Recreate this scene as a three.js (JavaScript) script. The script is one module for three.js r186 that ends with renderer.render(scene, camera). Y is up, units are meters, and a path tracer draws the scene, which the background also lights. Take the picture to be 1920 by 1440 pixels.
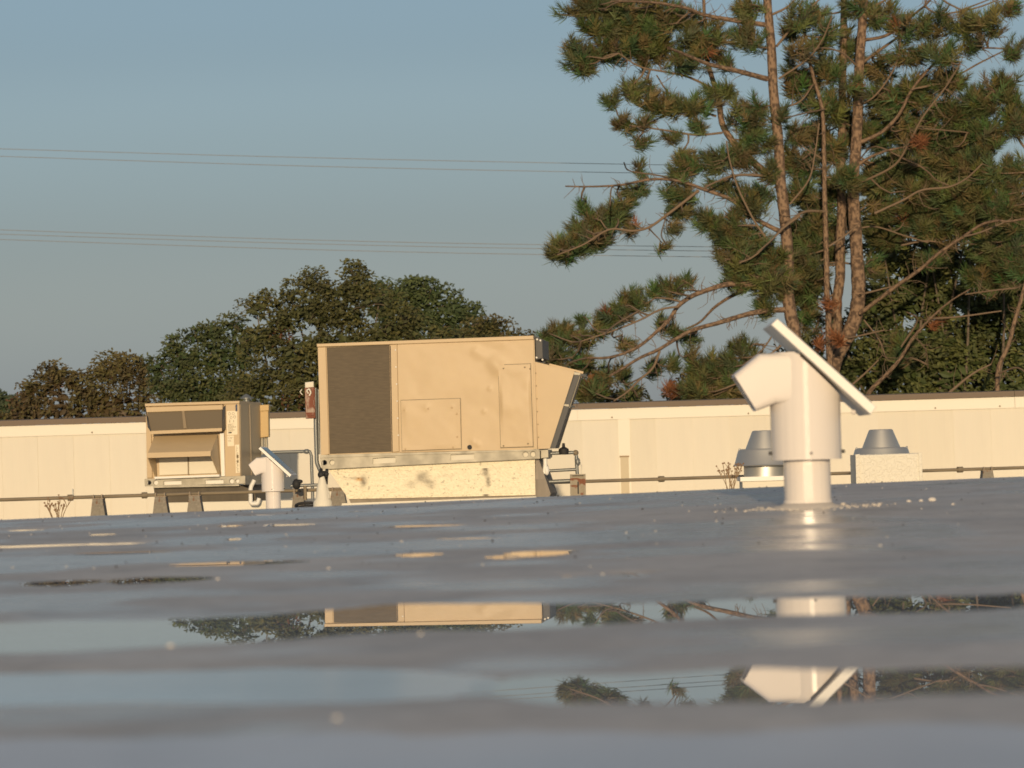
import * as THREE from 'three';
import { mergeGeometries, toCreasedNormals } from 'three/addons/utils/BufferGeometryUtils.js';

// ---------------------------------------------------------------- camera
const scene = new THREE.Scene();
const W = 1920, H = 1440, FPX = 6628, CAM_H = 0.1735;
const camera = new THREE.PerspectiveCamera(2 * Math.atan(720 / FPX) * 180 / Math.PI, 4 / 3, 0.05, 3000);
camera.position.set(0, CAM_H, 0);
camera.rotation.order = 'YXZ';
camera.rotation.set(Math.atan(148 / FPX), 0, -1.6 * Math.PI / 180);
camera.focus = 21;
camera.userData.fStop = 11.5;
camera.updateMatrixWorld(true);

// a pixel of the photograph gives a direction; the depth d (metres ahead) comes from what the thing stands on
const ray = (px, py) => new THREE.Vector3((px - W / 2) / FPX, (H / 2 - py) / FPX, -1).applyQuaternion(camera.quaternion);
const P = (px, py, d) => { const r = ray(px, py); return r.multiplyScalar(d / -r.z).add(camera.position); };

// ---------------------------------------------------------------- sky, sun, exposure
const sunDir = ray(1140, 1815).normalize().negate();
{
  const w = 512, h = 256, data = new Float32Array(w * h * 4);
  const mix = (a, b, t) => a.map((v, i) => v + (b[i] - v) * t), st = (a, b, x) => { x = Math.min(1, Math.max(0, (x - a) / (b - a))); return x * x * (3 - 2 * x); };
  for (let j = 0; j < h; j++) for (let i = 0; i < w; i++) {
    const el = ((j + 0.5) / h - 0.5) * Math.PI, az = ((i + 0.5) / w - 0.5) * 2 * Math.PI;   // u = 0.5 + atan2(z, x) / 2pi
    const dir = new THREE.Vector3(Math.cos(el) * Math.cos(az), Math.sin(el), Math.cos(el) * Math.sin(az));
    const e = el * 180 / Math.PI;
    let c = mix([0.225, 0.237, 0.25], [0.288, 0.322, 0.308], st(-0.4, 3.0, e));
    c = mix(c, [0.278, 0.36, 0.385], st(2.4, 5.4, e)); c = mix(c, [0.255, 0.365, 0.44], st(4.6, 8, e));
    c = mix(c, [0.165, 0.185, 0.23], st(7.5, 22, e));
    const veil = 1.04 + 0.065 * (Math.sin(e * 1.9 + az * 5 + 1.3 * Math.sin(az * 9)) * 0.6 + Math.sin(e * 4.3 - az * 11 + 2) * 0.4); c = c.map(v => v * veil);
    const g = Math.max(0, dir.dot(sunDir));
    const glow = Math.pow(g, 8) * 0.3 + Math.pow(g, 40) * 0.7;
    c = [c[0] + glow * 1.0, c[1] + glow * 0.78, c[2] + glow * 0.5];
    if (e < -0.7) c = mix(c, [0.12, 0.12, 0.11], st(-0.7, -4, e));
    data.set([...c, 1], (j * w + i) * 4);
  }
  const sky = new THREE.DataTexture(data, w, h, THREE.RGBAFormat, THREE.FloatType);
  sky.mapping = THREE.EquirectangularReflectionMapping; sky.magFilter = sky.minFilter = THREE.LinearFilter; sky.needsUpdate = true;
  scene.background = sky; scene.environment = sky;
}
const sun = new THREE.DirectionalLight(new THREE.Color().setRGB(1, 0.755, 0.475), 3.2);
sun.position.copy(sunDir).multiplyScalar(150).add(new THREE.Vector3(0, 0, -40));
sun.target.position.set(0, 0, -40); scene.add(sun, sun.target);
sun.castShadow = true; sun.shadow.mapSize.set(4096, 4096); sun.shadow.radius = 1;
Object.assign(sun.shadow.camera, { left: -40, right: 40, top: 30, bottom: -30, near: 1, far: 320 });

const renderer = new THREE.WebGLRenderer({ antialias: true });
renderer.setSize(1024, 768);
renderer.toneMapping = THREE.LinearToneMapping;
renderer.toneMappingExposure = 1.0;
renderer.shadowMap.enabled = true;

// ---------------------------------------------------------------- helpers
const V = (x, y, z) => new THREE.Vector3(x, y, z);
function rng(seed) { let a = seed >>> 0; return () => { a = (a + 0x6D2B79F5) | 0; let t = Math.imul(a ^ (a >>> 15), 1 | a); t = (t + Math.imul(t ^ (t >>> 7), 61 | t)) ^ t; return ((t ^ (t >>> 14)) >>> 0) / 4294967296; }; }
const clamp = (x, a = 0, b = 1) => Math.min(b, Math.max(a, x)), lerp = (a, b, t) => a + (b - a) * t;
const smooth = (a, b, x) => { x = clamp((x - a) / (b - a)); return x * x * (3 - 2 * x); };
const hash = (x, y, s) => { let h = Math.imul(x, 374761393) ^ Math.imul(y, 668265263) ^ Math.imul(s, 2147483647 - 97); h = Math.imul(h ^ (h >>> 13), 1274126177); return ((h ^ (h >>> 16)) >>> 0) / 4294967296; };
function vnoise(x, y, s = 1, per = 0) {   // value noise 0..1, optionally periodic
  const ix = Math.floor(x), iy = Math.floor(y), fx = x - ix, fy = y - iy, m = v => per ? ((v % per) + per) % per : v;
  const u = fx * fx * (3 - 2 * fx), v = fy * fy * (3 - 2 * fy);
  const a = hash(m(ix), m(iy), s), b = hash(m(ix + 1), m(iy), s), c = hash(m(ix), m(iy + 1), s), d = hash(m(ix + 1), m(iy + 1), s);
  return lerp(lerp(a, b, u), lerp(c, d, u), v);
}
const fbm = (x, y, s, oct = 4, per = 0) => { let r = 0, a = 0.5, n = 0; for (let o = 0; o < oct; o++) { r += a * vnoise(x, y, s + o * 7, per); n += a; a *= 0.5; x *= 2; y *= 2; per *= 2; } return r / n; };
function tex(size, fn, srgb = false, repeat = [1, 1]) {   // fn(u, v) -> grey or [r, g, b] in 0..1 (linear values for colour are converted)
  const [w, h] = Array.isArray(size) ? size : [size, size], d = new Uint8Array(w * h * 4);
  const enc = v => Math.round(255 * clamp(srgb ? (v <= 0.0031308 ? 12.92 * v : 1.055 * Math.pow(v, 1 / 2.4) - 0.055) : v));
  for (let j = 0; j < h; j++) for (let i = 0; i < w; i++) {
    const c = fn((i + 0.5) / w, (j + 0.5) / h), k = (j * w + i) * 4;
    if (typeof c === 'number') d[k] = d[k + 1] = d[k + 2] = enc(c); else { d[k] = enc(c[0]); d[k + 1] = enc(c[1]); d[k + 2] = enc(c[2]); }
    d[k + 3] = 255;
  }
  const t = new THREE.DataTexture(d, w, h); t.wrapS = t.wrapT = THREE.RepeatWrapping; t.magFilter = THREE.LinearFilter; t.minFilter = THREE.LinearMipmapLinearFilter; t.generateMipmaps = true;
  if (srgb) t.colorSpace = THREE.SRGBColorSpace; t.repeat.set(...repeat); t.needsUpdate = true; return t;
}
const rgb = (r, g, b) => new THREE.Color().setRGB(r, g, b);
const mat = (c, roughness = 0.6, extra = {}) => new THREE.MeshStandardMaterial({ color: rgb(...c), roughness, side: THREE.DoubleSide, ...extra });
const taken = {};
function numbered(n) { const k = taken[n] = (taken[n] ?? -1) + 1; return k ? n + '_' + String(k).padStart(3, '0') : n; }
function tag(o, label, category, group, kind) { o.userData.label = label; o.userData.category = category; if (group) o.userData.group = group; if (kind) o.userData.kind = kind; return o; }
function thing(name, label, category, origin, group, yaw = 0) { const g = new THREE.Group(); g.name = numbered(name); g.position.copy(origin); g.rotation.y = yaw; scene.add(g); return tag(g, label, category, group); }
const shadowed = m => { m.castShadow = m.receiveShadow = true; return m; };
function join(gs) { gs = [].concat(gs).map(g => { g = g.index ? g.toNonIndexed() : g; for (const k of Object.keys(g.attributes)) if (!['position', 'normal', 'uv'].includes(k)) g.deleteAttribute(k); if (!g.attributes.uv) g.setAttribute('uv', new THREE.Float32BufferAttribute(new Float32Array(g.attributes.position.count * 2), 2)); return g; }); return gs.length > 1 ? mergeGeometries(gs) : gs[0]; }
// part(): geometry given in world metres, re-based to its thing
function part(root, name, geos, m, parent = root) {
  const g = join(geos); g.translate(-root.position.x, -root.position.y, -root.position.z);
  const o = shadowed(new THREE.Mesh(g, m)); o.name = name; parent.add(o); return o;
}
function single(name, geos, m, label, category, group, kind, origin) {
  const g = join(geos); g.computeBoundingBox(); const c = origin ?? g.boundingBox.getCenter(V(0, 0, 0)).setY(g.boundingBox.min.y);
  g.translate(-c.x, -c.y, -c.z); const o = shadowed(new THREE.Mesh(g, m)); o.name = numbered(name); o.position.copy(c); scene.add(o); return tag(o, label, category, group, kind);
}
function structure(name, geo, m) { const o = shadowed(new THREE.Mesh(geo, m)); o.name = numbered(name); o.userData.kind = 'structure'; scene.add(o); return o; }
// prism(): outline in photo pixels, standing at depth d (front face), t metres thick away from the viewer
function prism(pts, d, t, bevel = 0, holes = []) {
  const w = pts.map(([x, y]) => { const p = P(x, y, d); return new THREE.Vector2(p.x, p.y); }), s = new THREE.Shape(w);
  for (const hp of holes) s.holes.push(new THREE.Path(hp.map(([x, y]) => { const p = P(x, y, d); return new THREE.Vector2(p.x, p.y); })));
  const g = new THREE.ExtrudeGeometry(s, { depth: t - 2 * bevel, bevelEnabled: bevel > 0, bevelThickness: bevel, bevelSize: bevel, bevelOffset: -bevel, bevelSegments: 2, curveSegments: 12 });
  g.translate(0, 0, -d - t + bevel); return g;
}
const rect = (x0, y0, x1, y1) => { const k = Math.tan(1.6 * Math.PI / 180), dx = x1 - x0, dy = y1 - y0; // a level rectangle as the rolled camera sees it: (x0, y0) upper left, (x1, y1) lower right
  const c = Math.cos(Math.atan(k)), s = Math.sin(Math.atan(k)); const w = dx * c - dy * s, h = dx * s + dy * c; return [[x0, y0], [x0 + w * c, y0 - w * s], [x1, y1], [x0 + h * s, y0 + h * c]]; };
const circ = (x, y, r, n = 20) => Array.from({ length: n }, (_, i) => [x + r * Math.cos(i / n * 2 * Math.PI), y - r * Math.sin(i / n * 2 * Math.PI)]);
function slab(a, b, c, d, t) {   // four corners of the front, t thick backwards along the normal
  const n = b.clone().sub(a).cross(d.clone().sub(a)).normalize().multiplyScalar(t), q = [a, b, c, d], k = q.map(p => p.clone().add(n)), f = [];
  const quad = (p, q2, r, s) => f.push(p, q2, r, p, r, s);
  quad(q[0], q[1], q[2], q[3]); quad(k[3], k[2], k[1], k[0]); for (let i = 0; i < 4; i++) { const j = (i + 1) % 4; quad(q[j], q[i], k[i], k[j]); }
  const g = new THREE.BufferGeometry().setFromPoints(f); const uv = []; for (let i = 0; i < 6; i++) uv.push(0, 1, 1, 1, 1, 0, 0, 1, 1, 0, 0, 0);
  g.setAttribute('uv', new THREE.Float32BufferAttribute(uv, 2)); g.computeVertexNormals(); return g;
}
function tube(points, r0, r1 = r0, sides = 8, seg = 0, wob = 0) {   // tapered tube along a smooth curve
  const curve = new THREE.CatmullRomCurve3(points, false, 'centripetal'), n = seg || Math.max(2, points.length * 3), pos = [], nor = [], uv = [], idx = [], f = curve.computeFrenetFrames(n, false), len = curve.getLength();
  for (let i = 0; i <= n; i++) { const t = i / n, p = curve.getPointAt(t), r = lerp(r0, r1, t);
    for (let j = 0; j <= sides; j++) { const a = j / sides * Math.PI * 2, c = Math.cos(a), s = Math.sin(a), k = r * (1 + wob * (hash(i, j % sides, 5) - 0.5)); const nn = f.normals[i].clone().multiplyScalar(c).addScaledVector(f.binormals[i], s); pos.push(p.x + nn.x * k, p.y + nn.y * k, p.z + nn.z * k); nor.push(nn.x, nn.y, nn.z); uv.push(j / sides, t * len); } }
  for (let i = 0; i < n; i++) for (let j = 0; j < sides; j++) { const a = i * (sides + 1) + j, b = a + sides + 1; idx.push(a, a + 1, b, b, a + 1, b + 1); }
  const g = new THREE.BufferGeometry(); g.setAttribute('position', new THREE.Float32BufferAttribute(pos, 3)); g.setAttribute('normal', new THREE.Float32BufferAttribute(nor, 3)); g.setAttribute('uv', new THREE.Float32BufferAttribute(uv, 2)); g.setIndex(idx); return g;
}
const polyPipe = (pts, r, bend = 0.05, sides = 10) => {   // straight runs with rounded bends
  const q = [pts[0]]; for (let i = 1; i < pts.length - 1; i++) { const a = pts[i - 1].clone().sub(pts[i]), b = pts[i + 1].clone().sub(pts[i]); const k = Math.min(bend, a.length() / 2.2, b.length() / 2.2); for (const t of [1, 0.4]) q.push(pts[i].clone().addScaledVector(a.clone().normalize(), k * t)); for (const t of [0.4, 1]) q.push(pts[i].clone().addScaledVector(b.clone().normalize(), k * t)); }
  q.push(pts.at(-1)); return tube(q, r, r, sides, q.length * 6); };
const lathe = (prof, c, n = 40) => { const g = new THREE.LatheGeometry(prof.map(([r, y]) => new THREE.Vector2(r, y)), n); g.translate(c.x, c.y, c.z); return toCreasedNormals(g, 0.6); };
const box = (c, sx, sy, sz) => { const g = new THREE.BoxGeometry(sx, sy, sz); g.translate(c.x, c.y, c.z); return g; };
const ball = (c, r, sx = 1, sy = 1, sz = 1) => { const g = new THREE.SphereGeometry(r, 14, 10); g.scale(sx, sy, sz); g.translate(c.x, c.y, c.z); return g; };
const YAW = -5 * Math.PI / 180;    // the building stands turned about five degrees to the line of sight

// ---------------------------------------------------------------- materials
const nz1 = tex(256, (u, v) => fbm(u * 8, v * 8, 3, 5, 8));
const grain = tex(256, (u, v) => fbm(u * 48, v * 48, 11, 3, 48), false, [3, 3]);
const M = {};
{
  const paint = (base, amt, seed) => tex(256, (u, v) => { const k = 1 + amt * (fbm(u * 5, v * 5, seed, 5, 5) - 0.5) * 2; return base.map(c => c * k); }, true);
  M.tan = new THREE.MeshPhysicalMaterial({ map: paint([0.53, 0.4, 0.232], 0.04, 21), roughness: 0.5, side: THREE.DoubleSide, bumpMap: nz1, bumpScale: 0.001 });
  M.tanPanel = mat([0.6, 0.445, 0.245], 0.48, { map: null }); M.tanPanel.map = M.tan.map; M.tanPanel.color.setRGB(1, 1, 1);
  M.coil = mat([1, 1, 1], 0.75, { map: tex([64, 256], (u, v) => { const k = 0.75 + 0.35 * fbm(u * 20, v * 90, 31, 3) + 0.14 * ((v * 64) % 1 > 0.5 ? 1 : 0) + 0.1 * fbm(u * 4, v * 3, 33, 3); return [0.108 * k, 0.084 * k, 0.053 * k]; }, true) });
  M.wall = mat([1, 1, 1], 0.6, { map: tex(256, (u, v) => { const k = 0.97 + 0.06 * fbm(u * 4, v * 3, 41, 4, 0) - 0.02 * fbm(u * 30, v * 2, 43, 2); return [0.69 * k, 0.642 * k, 0.525 * k]; }, true) });
  M.wall2 = M.wall.clone(); M.wall2.color.setRGB(0.97, 0.965, 0.95);
  M.wall3 = M.wall.clone(); M.wall3.color.setRGB(0.985, 0.985, 0.99);
  M.fascia = mat([0.76, 0.71, 0.585], 0.55);
  M.coping = mat([0.17, 0.128, 0.09], 0.75);
  M.pvc = new THREE.MeshPhysicalMaterial({ color: rgb(0.755, 0.7, 0.64), roughness: 0.15, specularIntensity: 0.75, side: THREE.DoubleSide, bumpMap: nz1, bumpScale: 0.0002 });
  M.pvcMatte = M.pvc.clone(); M.pvcMatte.roughness = 0.5;
  M.ochre = mat([0.545, 0.385, 0.17], 0.6);
  M.white = mat([0.8, 0.775, 0.7], 0.45);
  M.galv = mat([1, 1, 1], 0.55, { metalness: 0.3, map: tex(256, (u, v) => { const k = 0.5 + 0.75 * fbm(u * 10, v * 10, 51, 5, 10); return [0.4 * k, 0.37 * k, 0.29 * k]; }, true) });
  M.alu = mat([0.6, 0.585, 0.53], 0.5, { metalness: 0.85 });
  M.dark = mat([0.02, 0.02, 0.02], 0.7);
  M.darkGrey = mat([0.055, 0.055, 0.055], 0.55);
  M.pipe = mat([1, 1, 1], 0.6, { map: tex(128, (u, v) => { const k = 0.6 + 0.7 * fbm(u * 6, v * 6, 61, 4, 6); return [0.23 * k, 0.185 * k, 0.12 * k]; }, true) });
  M.greyPipe = mat([0.2, 0.21, 0.2], 0.45, { metalness: 0.4 });
  M.rust = mat([1, 1, 1], 0.85, { map: tex(128, (u, v) => { const a = smooth(0.4, 0.62, fbm(u * 5, v * 3, 71, 4, 0)); return [lerp(0.2, 0.4, a), lerp(0.07, 0.3, a), lerp(0.04, 0.23, a)]; }, true) });
  M.rustStrut = mat([1, 1, 1], 0.75, { map: tex(128, (u, v) => { const a = smooth(0.42, 0.6, fbm(u * 4, v * 6, 77, 4, 0) + (v - 0.75) * 0.5); return [lerp(0.32, 0.2, a), lerp(0.28, 0.075, a), lerp(0.21, 0.035, a)]; }, true) });
  M.block = mat([1, 1, 1], 0.9, { map: tex(128, (u, v) => { const a = smooth(0.55, 0.75, fbm(u * 3, v * 2, 81, 4, 0)), k = 0.7 + 0.5 * fbm(u * 12, v * 12, 83, 3, 12); return [lerp(0.26, 0.2, a) * k, lerp(0.235, 0.1, a) * k, lerp(0.19, 0.05, a) * k]; }, true) });
  for (const m of [M.rust, M.rustStrut, M.block]) m.map.repeat.set(4, 4);
  M.stainedWhite = mat([0.74, 0.7, 0.58], 0.85, { bumpMap: nz1, bumpScale: 0.004 });
  M.wood = mat([1, 1, 1], 0.9, { map: tex(128, (u, v) => { const k = 0.7 + 0.6 * fbm(u * 14, v * 2, 85, 4, 0); return [0.27 * k, 0.235 * k, 0.19 * k]; }, true) });
  M.bark = mat([1, 1, 1], 0.95, { map: tex([128, 256], (u, v) => { const n = fbm(u * 14, v * 10, 91, 5, 0), k = smooth(0.3, 0.62, n); return [lerp(0.1, 0.27, k), lerp(0.066, 0.18, k), lerp(0.045, 0.115, k)]; }, true, [1, 1.6]), bumpMap: tex([128, 256], (u, v) => fbm(u * 14, v * 10, 91, 5, 0), false, [1, 1.6]), bumpScale: 0.018 });
  M.twig = mat([0.2, 0.14, 0.09], 0.95);
  M.greyBark = mat([0.16, 0.125, 0.09], 0.95);
  M.wire = mat([0.24, 0.225, 0.21], 0.6);
  M.pvGlass = mat([0.05, 0.06, 0.07], 0.15);
}

// ---------------------------------------------------------------- roof deck with its standing water
const SMALL = [];     // small puddles lying in dips of the membrane
const baseRoof = (x, d) => {
  const c = 0.066 + 0.0177 * 4 * Math.tanh(x / 4), t = clamp((d - 5.2) / 5.8);
  let y = d < 11 ? c * (t < 0.15 ? t * t / 0.3 : t - 0.075) / 0.925 : c;
  if (d > 10.4) { const e = d - 10.4; y = c * (10.4 - 5.2 - 0.43) / 5.8 / 0.925 + (e < 1.2 ? 0.0116 * (e - e * e / 1.2 * 1.05) : 0.0116 * (1.2 - 1.26) - 0.0145 * (e - 1.2)); }
  return y;
};
// long puddles: middle line and half width by x (metres), traced from the photograph on the level water plane
const WL = (px, y0, y1) => { const p = h => { const r = ray(px, h); return -CAM_H / r.y; }; const a = p(y0), b = p(y1); const xm = ray(px, (y0 + y1) / 2); return [xm.x * (a + b) / 2, (a + b) / 2, Math.abs(a - b) / 2]; };
const LONG = [
  [WL(-400, 1176, 1226), WL(0, 1168, 1219), WL(200, 1163, 1214), WL(450, 1152, 1200), WL(700, 1133, 1186), WL(950, 1132, 1179), WL(1200, 1134, 1166), WL(1450, 1119, 1153), WL(1700, 1118, 1148), WL(1920, 1112, 1138), WL(2300, 1106, 1116)],
  [WL(880, 1284, 1296), WL(960, 1276, 1308), WL(1040, 1266, 1317), WL(1200, 1269, 1317), WL(1450, 1252, 1318), WL(1700, 1256, 1303), WL(1920, 1252, 1298), WL(2300, 1250, 1280)],
  [WL(40, 1094, 1096), WL(80, 1090, 1098), WL(130, 1089, 1099), WL(180, 1088, 1094), WL(186, 1091, 1092)],
  [WL(205, 1088, 1090), WL(240, 1084, 1095), WL(300, 1082, 1093), WL(360, 1082, 1090), WL(400, 1083, 1085)],
  [WL(-400, 1264, 1340), WL(0, 1262, 1322), WL(200, 1260, 1318), WL(500, 1250, 1316), WL(700, 1258, 1312), WL(860, 1266, 1306), WL(930, 1272, 1282)],
  [WL(-600, 1400, 1760), WL(0, 1392, 1740), WL(500, 1380, 1730), WL(1000, 1366, 1720), WL(1500, 1362, 1710), WL(1920, 1352, 1700), WL(2500, 1346, 1690)],
];
function longDist(L, x, d) {
  if (x < L[0][0] - 0.02 || x > L.at(-1)[0] + 0.02) return 1;
  let i = 0; while (i < L.length - 2 && x > L[i + 1][0]) i++;
  const t = clamp((x - L[i][0]) / (L[i + 1][0] - L[i][0])), c = lerp(L[i][1], L[i + 1][1], t), w = lerp(L[i][2], L[i + 1][2], t);
  return Math.abs(d - c + (fbm(x * 3.1, d * 1.2, 201, 3) - 0.5) * 0.10 * Math.min(1, w * 3)) - w + (fbm(x * 9, d * 5, 203, 3) - 0.5) * 0.12 * Math.min(1, w * 4);
}
function roofHeight(x, d) {
  let y = baseRoof(x, d);
  if (d < 12) {
    y += (fbm(x * 1.3 + 7, d * 1.3, 205, 3) - 0.5) * 0.004 + (fbm(x * 5, d * 5, 207, 3) - 0.5) * 0.0012;
    if (d < 7) {
      let s = 1; for (const L of LONG) s = Math.min(s, longDist(L, x, d));
      const lift = s > 0 ? 0.003 * (1 - Math.exp(-s / 0.14)) : Math.max(-0.004, s * 0.05);
      const k = smooth(7, 5.4, d), inside = smooth(0.25, 0.0, s);
      y = lerp(y, lift + (fbm(x * 4, d * 4, 209, 3) - 0.5) * 0.0012 * (1 - inside), s <= 0 ? 1 : Math.max(k * 0.92, inside));
      
    }
    for (const p of SMALL) { const dx = (x - p.x) / p.rx, dd = (d - p.d) / p.rd; if (Math.abs(dx) < 1.7 && Math.abs(dd) < 1.9) { const s = Math.hypot(dx, dd) + (fbm(x * 8 + p.k, d * 8, 211, 3) - 0.5) * 0.7; y = lerp(y, p.y - 0.003, smooth(1.3, 0.98, s)); } }
  }
  return y;
}
const onRoof = (px, py) => { const r = ray(px, py); let a = 1.2, b = 12; const f = d => CAM_H + r.y / -r.z * d - baseRoof(r.x / -r.z * d, d); for (let d = 1.2; d < 12; d += 0.02) if (f(d) < 0) { b = d; a = d - 0.02; break; } for (let i = 0; i < 20; i++) { const m = (a + b) / 2; f(m) < 0 ? b = m : a = m; } return V(r.x / -r.z * a, baseRoof(r.x / -r.z * a, a), -a); };
for (const [px, py, hw, hh] of [[80, 1022, 82, 2.6], [225, 1018, 60, 2.4], [435, 985, 20, 2.2], [545, 983, 46, 2.2], [441, 1010, 14, 3], [450, 1055, 118, 3.6], [1015, 1036, 56, 7], [955, 1043, 36, 4], [785, 1039, 36, 4], [1075, 1079, 17, 5], [800, 985, 66, 2.2], [195, 1001, 20, 2], [52, 993, 26, 2], [240, 1035, 80, 2.5], [1185, 1076, 55, 4.5], [880, 1008, 60, 2], [505, 964, 40, 1.2], [700, 957, 45, 1.2], [1010, 943, 40, 1]]) {
  const c = onRoof(px, py), f = onRoof(px, py - hh), n = onRoof(px, py + hh);
  SMALL.push({ x: c.x, d: -c.z, y: c.y, rx: hw / FPX * -c.z, rd: Math.max(0.05, (-f.z + n.z) / 2), k: px });
}
const axis = (parts) => { const o = []; for (const [a, b, s] of parts) { const n = Math.ceil((b - a) / s); for (let i = 0; i < n; i++) o.push(a + (b - a) * i / n); } o.push(parts.at(-1)[1]); return o; };
{
  const xs = axis([[-26, -6, 2], [-6, -2.2, 0.2], [-2.2, 2.2, 0.025], [2.2, 6, 0.2], [6, 26, 2]]), ds = axis([[-14, 0, 1], [0, 1.2, 0.1], [1.2, 7, 0.025], [7, 12, 0.04], [12, 20, 0.4], [20, 50.6, 1.5]]);
  const pos = [], uv = [], idx = [];
  for (const d of ds) for (const x of xs) { pos.push(x, roofHeight(x, d), -d); uv.push(x / 3, d / 3); }
  const n = xs.length; for (let j = 0; j < ds.length - 1; j++) for (let i = 0; i < n - 1; i++) { const a = j * n + i; idx.push(a, a + 1, a + n, a + 1, a + n + 1, a + n); }
  const g = new THREE.BufferGeometry(); g.setAttribute('position', new THREE.Float32BufferAttribute(pos, 3)); g.setAttribute('uv', new THREE.Float32BufferAttribute(uv, 2)); g.setIndex(idx); g.computeVertexNormals();
  const roofMat = mat([1, 1, 1], 1, {
    map: tex(1024, (u, v) => { const k = 0.8 + 0.4 * fbm(u * 9, v * 9, 221, 5, 9) - 0.16 * smooth(0.5, 0.75, fbm(u * 26, v * 26, 223, 4, 26)) + 0.3 * (fbm(u * 150, v * 150, 222, 2, 150) - 0.5), sp = hash(Math.floor(u * 1024), Math.floor(v * 1024), 9) > 0.9985 ? 0.55 : 1, w = smooth(0.5, 0.7, fbm(u * 7, v * 7, 227, 4, 7)) * 0.03; return [0.52 * k * sp + w, 0.475 * k * sp + w * 0.9, 0.42 * k * sp + w * 0.7]; }, true),
    roughnessMap: tex(512, (u, v) => { const wet = smooth(0.36, 0.6, fbm(u * 9, v * 9, 225, 4, 9)), q = lerp(0.5, 0.25, wet) + 0.12 * (fbm(u * 40, v * 40, 226, 3, 40) - 0.5); return [q, q, q]; }),
    bumpMap: tex(512, (u, v) => fbm(u * 120, v * 120, 229, 3, 120)), bumpScale: 0.0009,
  });
  structure('roof', g, roofMat);
  const water = new THREE.MeshPhysicalMaterial({ color: rgb(1, 1, 1), roughness: 0.0, transmission: 1, thickness: 0, ior: 1.33, side: THREE.DoubleSide });
  const film = water.clone(); film.roughness = 0.19; const damp = water.clone(); damp.roughness = 0.4;
  const sheet = (x0, x1, d0, d1, sx, sd, y, test, wm = water) => {
    const nx = Math.ceil((x1 - x0) / sx), nd = Math.ceil((d1 - d0) / sd), p = [], id = [], ux = i => x0 + (x1 - x0) * i / nx, ud = j => d0 + (d1 - d0) * j / nd;
    for (let j = 0; j <= nd; j++) for (let i = 0; i <= nx; i++) p.push(ux(i), y, -ud(j));
    for (let j = 0; j < nd; j++) for (let i = 0; i < nx; i++) if (test((ux(i) + ux(i + 1)) / 2, (ud(j) + ud(j + 1)) / 2)) { const a = j * (nx + 1) + i; id.push(a, a + 1, a + nx + 1, a + 1, a + nx + 2, a + nx + 1); }
    if (!id.length) return;
    const g2 = new THREE.BufferGeometry(); g2.setAttribute('position', new THREE.Float32BufferAttribute(p, 3)); g2.setIndex(id); g2.computeVertexNormals();
    structure('puddle', g2.toNonIndexed(), wm);
  };
  for (const L of LONG) { const dd = L.map(q => [q[1] - q[2], q[1] + q[2]]); sheet(Math.max(-2.2, L[0][0]), Math.min(2.2, L.at(-1)[0]), Math.min(...dd.map(q => q[0])) - 0.12, Math.max(...dd.map(q => q[1])) + 0.12, 0.03, 0.03, 0, (x, d) => longDist(L, x, d) < 0.035, [water, water, water, water, film, damp][LONG.indexOf(L)]); }
  for (const p of SMALL) sheet(p.x - p.rx * 1.25, p.x + p.rx * 1.25, p.d - p.rd * 1.25, p.d + p.rd * 1.25, 0.015, 0.02, p.y - 0.001, (x, d) => Math.hypot((x - p.x) / p.rx, (d - p.d) / p.rd) + (fbm(x * 8 + p.k, d * 8, 211, 3) - 0.5) * 0.7 < 1.12);
}
const roofAt = (x, z) => roofHeight(x, -z);
const base = (px, py, d) => { const p = P(px, py, d); return V(p.x, roofAt(p.x, -d), -d); };
// the building below the roof and the land around it
{
  const g = box(V(0, -3.35, -18.3), 51.8, 4.3, 64.4);
  tag(structure('building', g, mat([0.55, 0.5, 0.42], 0.8)), 'long pale building under the flat roof', 'building'); delete scene.children.at(-1).userData.kind;
  const gr = new THREE.CircleGeometry(1500, 64); gr.rotateX(-Math.PI / 2); gr.translate(0, -5.5, 0);
  structure('ground', gr, mat([0.07, 0.085, 0.035], 1));
}

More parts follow.
